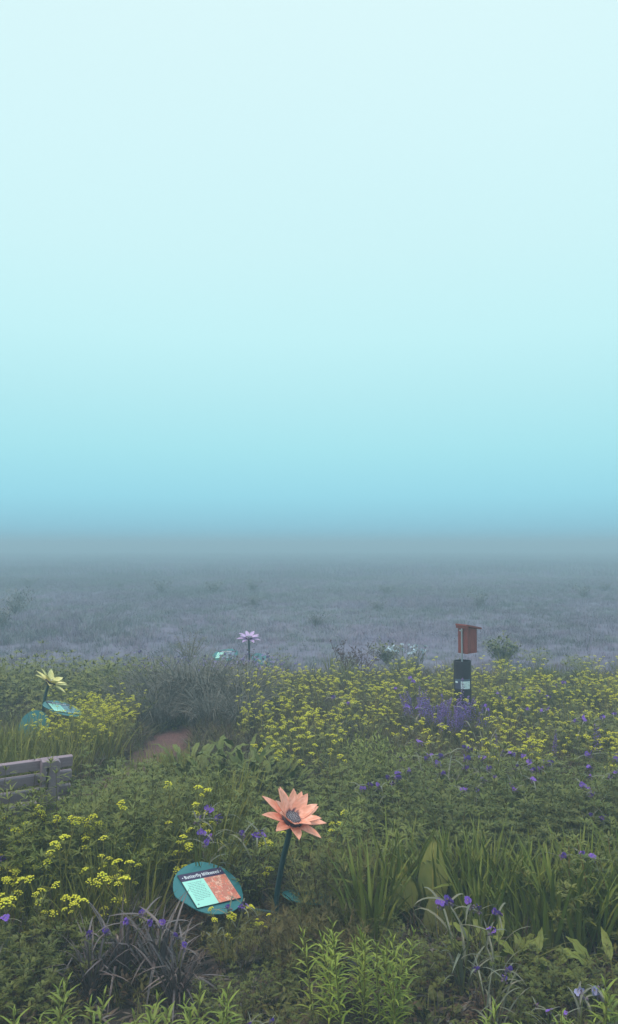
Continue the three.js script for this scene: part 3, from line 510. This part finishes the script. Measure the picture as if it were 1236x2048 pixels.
for (const [x, d] of scatter([[0.95, 5.25], [2.3, 5.2], [2.4, 5.95], [1.0, 5.95]], 13, 0.27)) place(pick(FERN), 'feathered_bush', x, d, { s: R(0.95, 1.2), label: 'dark feathery-leaved bush in the row behind the sword-leaf clumps', category: 'plant', group: 'dark feathery bushes' });
for (const [x, d] of [[-2.2, 4.82], [-2.0, 4.9], [-1.82, 5.0], [-1.62, 5.1], [-1.45, 5.25], [-2.4, 4.75]]) place(pick(HERB_TALL), 'leafy_herb', x, d, { s: R(1.08, 1.18), label: 'tall bushy herb hiding the lower slats of the bench', category: 'plant', group: 'tall herbs before the bench' });
// left hedge of leafy plants at the back
for (const [x, d] of scatter([[-7.2, 10.2], [-2.35, 10.6], [-2.3, 12.6], [-7.6, 12.6]], 44, 0.34)) place(pick(HERB_FAR), 'leafy_herb', x, d, { s: R(0.9, 1.2), label: 'leafy green plant in the hedge behind the yellow metal flower', category: 'plant', group: 'leafy hedge at the back left' });
for (const [x, d] of scatter([[-3.6, 9.4], [-2.2, 9.5], [-2.1, 10.6], [-4.4, 10.4]], 12, 0.3)) place(pick(HERB_FAR), 'leafy_herb', x, d, { s: R(0.6, 0.8), label: 'low leafy plant at the foot of the yellow metal flower', category: 'plant', group: 'leafy plants round the yellow flower' });
// fresh tufts on the right of the yellow bank
for (const [x, d, s] of [[3.0, 8.3, 0.9], [3.3, 8.6, 1], [2.75, 8.5, 0.85], [3.45, 8.2, 0.9], [2.6, 10.4, 0.9], [2.9, 10.7, 0.95], [3.7, 10.8, 1]]) place(pick(HERB_FAR), 'leafy_herb', x, d, { s: s * 0.95, label: 'green leafy tuft among the yellow flowers right of the birdhouse', category: 'plant', group: 'green tufts in the yellow bank' });
for (const [x, d] of scatter([[-3.2, 6.9], [-1.55, 6.9], [-1.8, 8.4], [-3.2, 8.4]], 34, 0.13, (x, d) => x / d < -0.212)) place(pick(TALLGRASS), 'grass_clump', x, d, { s: R(0.85, 1.1), label: 'clump of green grass between the bench and the gravel path', category: 'grass', group: 'grass clumps by the path' });
for (const [x, d] of scatter([[-1.15, 5.6], [-0.5, 5.4], [-0.55, 6.3], [-1.25, 6.4]], 14, 0.14)) place(pick(TALLGRASS), 'grass_clump', x, d, { s: R(0.9, 1.1), label: 'clump of upright green grass in front of the broad-leaved plants', category: 'grass', group: 'grass clumps before the broad leaves' });

for (const [x, d] of scatter([[-1.75, 7.0], [-1.05, 7.0], [-1.1, 7.5], [-1.75, 7.5]], 15, 0.11, () => true)) place(pick(TALLGRASS), 'grass_clump', x, d, { s: R(0.6, 0.82), label: 'short grass clump at the near end of the visible path', category: 'grass', group: 'short grass before the path' });
// broad-leaved plants beside the path
const BROAD = family('b', 3, () => broadClump(32, 0.23, 0.068, { col: [0.07, 0.105, 0.04], h: 0.4, spread: 0.6 }));
for (const [x, d, s] of [[-1.12, 7.25, 1], [-0.85, 7.0, 1.05], [-0.55, 7.05, 1.0], [-0.32, 6.9, 0.95], [-0.98, 6.85, 0.8], [-0.62, 7.4, 1.05], [-1.28, 7.0, 0.7]]) place(pick(BROAD), 'broad_leaf_plant', x, d, { s, label: 'large dark pointed leaves in a clump at the end of the path', category: 'plant', group: 'broad-leaved plants by the path' });
// bright mound
{
  const spots = []; for (let k = 0; k < 34; k++) { const a = k * 2.4, q = 0.3 * Math.sqrt(k / 34); spots.push([Math.cos(a) * q, Math.sin(a) * q, R(0.8, 1.05) * (1.1 - q * 0.9), 0.08 + q * 0.8]); }
  place(wand(0.56, spots, { col: [0.125, 0.18, 0.06], leaf: 0.085, wide: 0.012, perStem: 24, fine: false }), 'willow_leaf_mound', 0.63, 7.35, { label: 'rounded bright green mound of narrow leaves in mid garden', category: 'plant' });
}
// fountain grass beyond the path
const FOUNT = family('fo', 3, () => sword(1.0, 340, 0.22, { col: MAUVE, w: 0.0115, droop: 1.7, each: false, segs: 7, name: 'blades', m: M.field }));
for (const [x, d, s] of [[-2.0, 10.7, 0.95], [-1.95, 10.15, 0.85], [-1.3, 10.3, 0.98], [-1.6, 10.6, 1.05], [-0.85, 10.5, 0.95], [-0.9, 10.1, 0.8], [-2.35, 10.4, 0.8], [-1.18, 9.6, 0.7], [-0.8, 9.5, 0.7], [-2.05, 9.75, 0.6], [-1.45, 10.0, 0.6], [-1.85, 9.75, 0.5]]) place(pick(FOUNT), 'fountain_grass', x, d, { s, label: 'arching mound of mauve-grey grass beyond the gravel path', category: 'grass', group: 'mauve grass mounds' });
for (const [x, d] of scatter([[-2.7, 11.3], [-0.5, 11.2], [-0.3, 12.6], [-2.9, 12.8]], 34, 0.18)) place(pick(LAV), 'lavender_flower_plant', x, d, { s: R(0.85, 1.08), label: 'hazy lavender-flowered plant behind the mauve grass mounds', category: 'flower', group: 'lavender flowers behind the grass mounds' });

// purple spikes at the birdhouse and on the right edge
const SPIKE = family('sp', 3, () => spikePlant(0.6, 15, [0.22, 0.125, 0.42], { r: 0.22 }));
const THINSPIKE = family('ts', 2, () => spikePlant(0.56, 3, [0.19, 0.115, 0.33], { r: 0.12 }));
for (const [x, d, s] of [[1.45, 9.05, 1], [1.68, 8.95, 1.05], [1.3, 9.3, 1], [1.85, 9.0, 0.9], [1.55, 8.75, 0.85]]) place(pick(SPIKE), 'purple_spike_plant', x, d, { s, label: 'dense purple flower spikes at the foot of the black tube', category: 'flower', group: 'purple spikes at the birdhouse' });
place(spikePlant(0.74, 1, [0.24, 0.15, 0.40], { r: 0.01 }), 'purple_spike_plant', 1.83, 9.4, { label: 'single tall purple spike standing before the tube sticker', category: 'flower' });
for (const [x, d, s] of [[2.8, 7.5, 1.05], [2.35, 7.7, 0.95], [1.75, 7.5, 0.9]]) place(pick(THINSPIKE), 'purple_spike_plant', x, d, { s, label: 'thin purple flower spikes among yellow flowers near the right edge', category: 'flower', group: 'purple spikes on the right' });

// spiderworts
const near = 'violet three-petalled flowers on strap-leaved stems';
for (const [x, d, s] of [[0.78, 4.05, 1.15], [0.93, 3.95, 0.95], [0.86, 3.7, 0.75]]) place(pick(SPI), 'spiderwort', x, d, { s, label: `${near} in the front right corner`, category: 'flower', group: 'violet flowers at the front right' });
place(SPI[0], 'spiderwort', 1.05, 3.5, { s: 0.55, label: 'short violet flower low in the grass at the bottom right', category: 'flower' });
place(spiderwort(0.28, 4, 8, { col: [0.30, 0.28, 0.5], open: 1.5, leafLen: 0.2 }), 'pale_flower_plant', 1.24, 3.6, { label: 'low pale lilac-white flowers at the bottom right', category: 'flower' });
place(SPI[1], 'spiderwort', -0.21, 3.48, { s: 0.5, label: 'lone violet flower in dark undergrowth at the bottom centre', category: 'flower' });
for (const [x, d, s] of [[-0.98, 4.15, 0.95], [-0.78, 4.1, 1], [-0.66, 3.95, 0.8], [-1.1, 4.0, 0.85]]) place(pick(STRAP), 'spiderwort', x, d, { s, label: 'sprawling clump of grey drooping strap leaves below the sign', category: 'plant', group: 'grey strap-leaf clumps' });
place(SPI[2], 'spiderwort', -0.44, 4.34, { s: 0.8, turn: 3.6, label: 'arching strap leaves of a spiderwort in front of the sign', category: 'plant' });
for (const [x, d, s] of [[-1.87, 4.6, 1.05], [-2.0, 4.95, 1], [-1.6, 4.1, 0.9], [-0.68, 5.2, 1.15], [-0.42, 5.05, 1.15], [-0.62, 5.0, 1.0]]) place(pick(SPI), 'spiderwort', x, d, { s, label: `${near} among the grass left of the orange flower`, category: 'flower', group: 'violet flowers on the left' });
for (const [x, d, s] of [[0.62, 6.3, 1], [0.72, 6.5, 1], [0.5, 6.15, 1], [1.1, 6.6, 1.05], [1.25, 6.6, 1.15], [1.5, 6.8, 1.15], [1.42, 6.35, 1], [1.75, 6.45, 1.1], [1.95, 6.6, 1.1], [2.4, 6.5, 1.15], [2.3, 6.15, 1.05], [2.15, 5.9, 1.05], [1.3, 6.1, 1], [1.62, 6.05, 0.95], [2.0, 5.55, 1.0], [2.6, 6.3, 1.1], [0.95, 6.75, 1.1], [1.9, 7.0, 1.05]]) place(pick(SPI), 'spiderwort', x, d, { s, label: `${near} in the loose drift below the yellow bank`, category: 'flower', group: 'violet flowers below the yellow bank' });
place(SPI[3], 'spiderwort', 1.68, 4.75, { s: 1.05, label: 'violet flower on a bent stem at the right edge of the picture', category: 'flower' });
for (const [x, d] of scatter([[0.3, 8.0], [4.2, 7.2], [4.6, 9.8], [0.4, 9.6]], 12, 0.4)) place(pick(SPI_FAR), 'spiderwort', x, d, { s: R(0.95, 1.15), label: 'violet flowers scattered through the yellow flower bank', category: 'flower', group: 'violet flowers in the yellow bank' });

// sword-leaf clumps, dock leaves, feathery plants in the front right
for (const [x, d] of scatter([[0.3, 4.55], [1.9, 4.35], [2.1, 5.0], [0.35, 5.0]], 42, 0.125, (x, d) => !(x > 0.42 && x < 0.92 && d < 4.85))) place(pick(SWORD), 'sword_leaf_clump', x, d, { s: R(0.95, 1.22), label: `clump of upright green sword-shaped leaves ${swordOf(x)}`, category: 'plant', group: `sword-leaf clumps ${swordOf(x)}` });
{
  const o = plant();
  for (const [p, az, el, len, w, face, col] of [[V(0.06, 0.16, 0), -1.35, 1.28, 0.36, 0.18, 0.1, [0.105, 0.125, 0.05]], [V(-0.1, 0.12, 0.02), -1.9, 1.22, 0.3, 0.18, -0.15, [0.10, 0.12, 0.046]], [V(0.07, 0.02, 0.14), -1.5, 1.25, 0.26, 0.17, 0.05, [0.07, 0.085, 0.045]], [V(0.18, 0.06, 0.08), 0.6, 1.2, 0.24, 0.11, 0.2, [0.085, 0.10, 0.036]]]) {
    const g = new Geo(); tube(g, [V(p.x * 0.3, 0, p.z * 0.3), p.clone().multiplyScalar(0.7), p.clone().add(V(0, 0.01, 0))], 0.008, 0.005, [0.15, 0.16, 0.05], 6); part('leaf_stalk', g.geometry(), M.stem, o);
    bigLeaf(o, p, az, el, len, w, { col, face, droop: 0.25, rib: [0.3, 0.28, 0.09] });
  }
  place(o, 'prairie_dock', 0.68, 4.72, { turn: 0, label: 'huge upright oval leaves with pale midribs beside the sword leaves', category: 'plant' });
}
for (const [x, d, s, l] of [[0.1, 4.78, 1.05, 'olive feathery plant right of the orange flower stem'], [0.3, 4.95, 1.0, 'olive feathery plant nearest the huge oval leaves'], [-0.4, 4.28, 0.66, 'small olive feathery plant growing under the sign']]) place(feathery(0.46, 0.26, 20, [0.085, 0.095, 0.04]), 'feathery_plant', x, d, { s, label: l, category: 'plant', group: 'olive feathery plants' });
for (const [x, d] of scatter([[-0.3, 4.05], [0.15, 4.05], [0.2, 4.5], [-0.2, 4.55]], 6, 0.14)) place(feathery(0.3, 0.16, 10, [0.07, 0.065, 0.04]), 'feathery_plant', x, d, { s: R(0.75, 1), label: 'thin brownish stems in the dark ground below the orange flower', category: 'plant', group: 'brownish stems below the orange flower' });

for (const [x, d, s] of [[-1.72, 3.95, 0.8], [-1.5, 4.1, 0.85], [-1.36, 3.85, 0.7], [-1.62, 3.7, 0.7], [-1.25, 4.15, 0.75], [-1.85, 4.2, 0.85]]) place(pick(FERN), 'feathered_bush', x, d, { s, label: 'dark feathery-leaved bush in the lower left corner', category: 'plant', group: 'dark feathery bushes at the lower left' });
for (const [x, d, s] of [[1.2, 3.95, 0.6], [1.42, 3.85, 0.65], [1.65, 3.75, 0.7], [0.6, 4.1, 0.6], [1.05, 3.8, 0.5]]) place(pick(FERN), 'feathered_bush', x, d, { s, label: 'small dark feathery bush between the violet flowers and the right edge', category: 'plant', group: 'dark feathery bushes at the lower right' });
// fresh green wands along the bottom edge
{
  const spots = []; for (let k = 0; k < 20; k++) spots.push([-0.2 + 0.021 * k + R(-0.02, 0.02), R(-0.13, 0.13), R(0.75, 1.05), R(0, 0.14)]);
  place(wand(0.5, spots, { col: [0.125, 0.19, 0.05], leaf: 0.085 }), 'goldenrod_clump', 0.24, 3.72, { turn: 0, label: 'fresh lime-green clump of upright narrow-leaved stems at the bottom centre', category: 'plant' });
}
const WAND = family('w', 4, () => wand(0.34, [[0, 0, 1], [R(0.03, 0.06), R(-0.04, 0.04), 0.85], [R(-0.06, -0.03), R(-0.04, 0.04), 0.75]], { leaf: 0.085, wide: 0.013, perStem: 22 }));
for (const [x, d] of [[-1.14, 3.5], [-0.93, 3.42], [-0.72, 3.5], [-0.62, 3.38], [-0.5, 3.45], [-0.37, 3.5], [-0.83, 3.3], [-1.02, 3.3], [-0.45, 3.25], [-1.25, 3.35]]) place(pick(WAND), 'goldenrod_clump', x, d, { s: R(0.85, 1.1), label: 'small fresh green narrow-leaved stems along the bottom left edge', category: 'plant', group: 'young green stems at the bottom left' });
for (const [x, d] of [[0.78, 3.4], [0.92, 3.35], [1.08, 3.42], [1.2, 3.35], [1.33, 3.55], [1.42, 3.4], [0.66, 3.3]]) place(pick(WAND), 'goldenrod_clump', x, d, { s: R(0.8, 1.05), label: 'small fresh green narrow-leaved stems along the bottom right edge', category: 'plant', group: 'young green stems at the bottom right' });
const BROADLOW = family('bl', 2, () => broadClump(11, 0.17, 0.05, { col: [0.088, 0.125, 0.045], h: 0.2, spread: 0.35 }));
for (const [x, d, s] of [[1.0, 4.22, 1.05], [1.18, 4.12, 0.95], [1.55, 4.0, 1.1]]) place(pick(BROADLOW), 'broad_leaf_plant', x, d, { s, label: 'low plant with broad pointed leaves under the sword-leaf clumps', category: 'plant', group: 'low broad-leaved plants on the right' });
const REDSTEM = family('r', 3, () => herb(0.5, 0.12, 5, { col: [0.075, 0.10, 0.034], leaf: 0.058, wide: 0.014, feather: true, nodes: 5, stemCol: [0.17, 0.10, 0.06] }));
for (const [x, d] of [[1.5, 4.55], [1.65, 4.45], [1.78, 4.6], [1.9, 4.4]]) place(pick(REDSTEM), 'red_stem_plant', x, d, { s: R(0.95, 1.15), label: 'upright leafy plant with reddish stems at the right edge', category: 'plant', group: 'red-stemmed plants on the right' });
const ROSETTE = family('ro', 2, () => broadClump(12, 0.085, 0.055, { col: [0.06, 0.075, 0.045], h: 0.1, prof: 'ovate', spread: 0.3, rowsN: 6, cols: 4 }));
for (const [x, d] of [[-1.35, 3.7], [-1.2, 3.55], [-1.45, 3.95], [-1.3, 3.9], [-0.05, 3.75], [-0.2, 3.9], [0.55, 3.55], [0.5, 3.75], [-0.3, 3.65], [-1.0, 3.6], [0.62, 3.85], [1.15, 3.75]]) place(pick(ROSETTE), 'round_leaf_plant', x, d, { s: R(0.55, 0.95), label: 'low plant with small round leaves in the dark front undergrowth', category: 'plant', group: 'round-leaved plants in front' });

// uneven back edge of the garden: loose grass and leafy plants thinning out into the field
for (const [x, d] of scatter([[-3.2, 12.4], [6.6, 11.6], [8.2, 15.2], [-4, 15.2]], 46, 0.3, (x, d) => rnd() < (15.4 - d) / 3.4 && Math.hypot(x + 1.25, d - 13.4) > 0.6)) place(pick(rnd() < 0.6 ? TALLGRASS : HERB_FAR), 'field_edge_plant', x, d, { s: R(0.45, 0.9), label: 'loose clump where the garden thins out into the hazy field', category: 'plant', group: 'clumps at the hazy garden edge' });
// edge of the far field: shrubs, twigs, white flowers
place(bushPlant(0.7, 0.26, 20, [0.075, 0.08, 0.04], 0.05, 0.016), 'shrub', -2.33, 15.2, { label: 'small upright olive shrub in haze left of the lilac flower', category: 'shrub' });
place(bushPlant(0.58, 0.44, 20, [0.07, 0.092, 0.045], 0.1, 0.04), 'shrub', 3.7, 14.9, { label: 'rounded leafy shrub in haze right of the birdhouse', category: 'shrub' });
place(bushPlant(0.46, 0.42, 18, [0.075, 0.09, 0.045], 0.08, 0.03), 'shrub', 1.5, 15.0, { label: 'low rounded shrub in haze between lilac flower and birdhouse', category: 'shrub' });
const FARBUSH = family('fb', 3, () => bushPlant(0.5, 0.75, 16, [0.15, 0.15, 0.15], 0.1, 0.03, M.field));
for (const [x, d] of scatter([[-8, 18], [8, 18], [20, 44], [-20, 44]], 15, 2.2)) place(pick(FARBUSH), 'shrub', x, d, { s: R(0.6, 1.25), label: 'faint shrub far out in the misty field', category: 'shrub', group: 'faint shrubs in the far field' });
for (const [x, d, s, l] of [[0.62, 13.6, 1.1, 'bare brown twiggy plant at the far edge of the yellow bank'], [0.95, 13.8, 1, 'second bare brown twiggy plant, on the side of the birdhouse'], [-1.2, 13.3, 0.95, 'brown twiggy growth in front of the lilac flower stem']]) place(twigPlant(0.56, 8, [0.12, 0.05, 0.05]), 'twiggy_plant', x, d, { s, label: l, category: 'plant' });
const WHITE = family('wh', 2, () => spiderwort(0.42, 7, 8, { col: [0.58, 0.66, 0.78], fine: false, open: 4 }));
for (const [x, d] of [[1.45, 13.5], [1.6, 13.6], [1.75, 13.5], [1.9, 13.6]]) place(pick(WHITE), 'white_flower_plant', x, d, { s: 1.25, label: 'small drift of white flowers in haze left of the birdhouse', category: 'flower', group: 'white flowers at the far edge' });

for (const [x, d, s] of [[-0.15, 4.0, 0.45], [0.05, 4.2, 0.5], [-0.4, 3.85, 0.5], [0.45, 4.25, 0.55], [-0.05, 3.6, 0.4], [-0.28, 3.55, 0.42]]) place(pick(FERN), 'feathered_bush', x, d, { s, label: 'small dark feathery bush in the gap below the orange flower', category: 'plant', group: 'dark feathery bushes below the orange flower' });
// rough grey stones in the dark gap behind the lime-green clump
for (const [x, d, s] of [[0.24, 4.3, 0.05], [0.33, 4.35, 0.06], [0.2, 4.42, 0.045]]) {
  const g = new THREE.IcosahedronGeometry(1, 3), a = g.attributes.position;
  for (let k = 0; k < a.count; k++) { const v = V(a.getX(k), a.getY(k), a.getZ(k)), n = 0.75 + 0.5 * fbm(v.x * 2 + x * 40, v.y * 2 + v.z * 1.7 + 5); a.setXYZ(k, v.x * n * s, v.y * n * s * 0.65, v.z * n * s); }
  g.deleteAttribute('normal'); g.deleteAttribute('uv'); const q = mergeVertices(g); q.computeVertexNormals();
  const m = part(numbered('stone'), q, plain(0.11, 0.10, 0.11, 0.9), scene); m.position.set(x, s * 0.3, -d);
  tag(m, 'rough grey stone in the dark gap behind the lime-green clump', 'stone', 'stones in the gap');
}

// ---------------------------------------------------------------- what nobody could count: undergrowth, litter, the far field
function instances(name, geometry, material, list, label, category) {
  const m = new THREE.InstancedMesh(geometry, material, list.length), q = new THREE.Object3D(), c = new THREE.Color();
  list.forEach((e, k) => { q.position.set(e.x, e.y ?? 0, -e.d); q.rotation.set(e.tx ?? 0, e.a, e.tz ?? 0); q.scale.set(e.s, e.s * (e.h ?? 1), e.s); q.updateMatrix(); m.setMatrixAt(k, q.matrix); m.setColorAt(k, c.setRGB(...e.c)); });
  m.name = name; add(m, scene); tag(m, label, category, null, 'stuff'); return m;
}
const grassTuft = (n, h, w, r, segs = 4) => { const g = new Geo(); for (let k = 0; k < n; k++) { const a = R(0, 6.28), q = Math.sqrt(rnd()) * r; blade(g, V(Math.cos(a) * q, 0, Math.sin(a) * q), R(0, 6.28), R(0.9, 1.5), h * R(0.55, 1.1), w * R(0.7, 1.2), { segs, droop: R(0.2, 1.6), prof: 'strap', twist: R(-0.8, 0.8), col: tint([1, 1, 1], 0.2) }); } return g.geometry(); };
const leafTuft = (n, h, len, w, r) => { const g = new Geo(); for (let k = 0; k < n; k++) { const a = R(0, 6.28), q = Math.sqrt(rnd()) * r, t = 1 - q / r; blade(g, V(Math.cos(a) * q, h * t * R(0.4, 1) + 0.01, Math.sin(a) * q), R(0, 6.28), R(0, 1), len * R(0.6, 1.15), w * R(0.7, 1.2), { segs: 3, droop: R(0.2, 1.2), col: tint([1, 1, 1], 0.22) }); } return g.geometry(); };
const tone = (list, x, d) => { const a = list[Math.min(list.length - 1, Math.floor(fbm(x * 0.8 + 40, d * 0.8) * list.length * 1.15 * R(0.75, 1.2)))], k = R(0.75, 1.2); return a.map(v => v * k); };
function bed(n, d0, d1, wide, ok, make) { const out = []; for (let k = 0; k < n * 4 && out.length < n; k++) { const d = Math.sqrt(R(d0 * d0, d1 * d1)), x = R(-wide, wide) * d; if (!nearPath(x, d, 0.2 + 0.1 * rnd()) && ok(x, d)) out.push({ x, d, a: R(0, 6.28), ...make(x, d) }); } return out; }
const thin = (x, d) => !(x > 0.3 && x < 2.1 && d > 4.3 && d < 5.0 && rnd() < 0.7) && ( d > 4.4 || rnd() < 0.5 || x < -1.3);
const greensAndShade = [[0.04, 0.052, 0.026], [0.05, 0.033, 0.05], [0.062, 0.08, 0.03], [0.042, 0.028, 0.04], [0.07, 0.078, 0.034], [0.065, 0.042, 0.05]];  // leaf greens, plus mauve entries that paint purple shade into the gaps
const cap = (x, d) => { let s = 1; if (!signSight(x, d)) s = 0.42; if (!pathSight(x, d)) s = Math.min(s, 0.45); if (d < 4.2) s = Math.min(s, 0.62); if (d > 5 && d < 7 && x > -1.2) s = Math.min(s, 0.55); return s; };
instances('meadow_grass', grassTuft(16, 0.36, 0.007, 0.06), M.leaf, bed(9000, 2.5, 13.2, 0.62, thin, (x, d) => ({ s: R(0.7, 1.15) * cap(x, d), c: tone(greensAndShade, x, d) })), 'grass growing between the garden plants', 'grass');
instances('low_foliage', leafTuft(34, 0.22, 0.06, 0.018, 0.12), M.leaf, bed(9000, 2.6, 13.2, 0.62, thin, (x, d) => ({ s: R(0.7, 1.2) * Math.min(1, cap(x, d) * 1.3), c: tone(greensAndShade, x, d) })), 'low leaves covering the soil between the garden plants', 'foliage');
instances('dry_straw', grassTuft(6, 0.3, 0.006, 0.05), M.dry, bed(2600, 2.6, 11, 0.6, () => true, (x, d) => ({ s: R(0.6, 1.1) * cap(x, d), tx: R(-0.9, 0.9), tz: R(-0.9, 0.9), c: pick([[0.2, 0.16, 0.16], [0.14, 0.095, 0.1], [0.24, 0.22, 0.21], [0.11, 0.06, 0.055], [0.09, 0.055, 0.065]]) })), 'bent dry straw and dead leaves among the plants', 'straw');  // dry straw colours; the purple-brown ones also tint the gaps as shade
{
  const g = new Geo(); for (let k = 0; k < 5; k++) blade(g, V(R(-0.05, 0.05), R(0.004, 0.02), R(-0.05, 0.05)), R(0, 6.28), R(-0.1, 0.35), R(0.04, 0.1), R(0.008, 0.02), { segs: 3, droop: R(0.1, 0.7), twist: R(-0.6, 0.6), col: tint([1, 1, 1], 0.3) });
  instances('leaf_litter', g.geometry(), M.dry, bed(3500, 2.5, 7, 0.6, () => true, () => ({ s: R(0.7, 1.3), c: pick([[0.09, 0.06, 0.05], [0.13, 0.09, 0.075], [0.06, 0.04, 0.04], [0.17, 0.14, 0.13]]) })), 'dead leaves lying on the soil', 'litter');
}
// the field beyond the garden
const hazyFieldTones = [[0.26, 0.215, 0.315], [0.27, 0.225, 0.32], [0.22, 0.23, 0.255], [0.28, 0.225, 0.325], [0.21, 0.22, 0.25]];  // lavender close to the fog colour, so haze is painted into the grass
const fieldPatch = (x, d) => { const n = fbm(x * 0.16 + 3, d * 0.09 + 8), k = 0.5 + 0.85 * n; const a = hazyFieldTones[Math.min(4, Math.floor(fbm(x * 0.35 + 20, d * 0.2) * 5.5 * R(0.8, 1.2)))]; return a.map(v => v * k * R(0.92, 1.08)); };
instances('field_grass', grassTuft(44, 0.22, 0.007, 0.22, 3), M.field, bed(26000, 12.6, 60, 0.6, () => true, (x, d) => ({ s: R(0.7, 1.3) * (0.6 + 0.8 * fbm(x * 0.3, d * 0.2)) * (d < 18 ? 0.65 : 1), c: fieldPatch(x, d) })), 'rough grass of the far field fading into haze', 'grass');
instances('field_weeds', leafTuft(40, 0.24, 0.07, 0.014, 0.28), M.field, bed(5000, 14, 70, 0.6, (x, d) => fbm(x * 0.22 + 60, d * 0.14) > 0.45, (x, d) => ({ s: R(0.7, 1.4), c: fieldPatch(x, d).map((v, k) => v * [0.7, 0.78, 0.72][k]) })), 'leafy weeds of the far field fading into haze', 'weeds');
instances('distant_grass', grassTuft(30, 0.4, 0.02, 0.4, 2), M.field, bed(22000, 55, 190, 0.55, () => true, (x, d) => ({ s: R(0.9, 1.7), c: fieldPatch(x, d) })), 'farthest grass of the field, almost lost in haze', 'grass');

renderer.render(scene, camera);
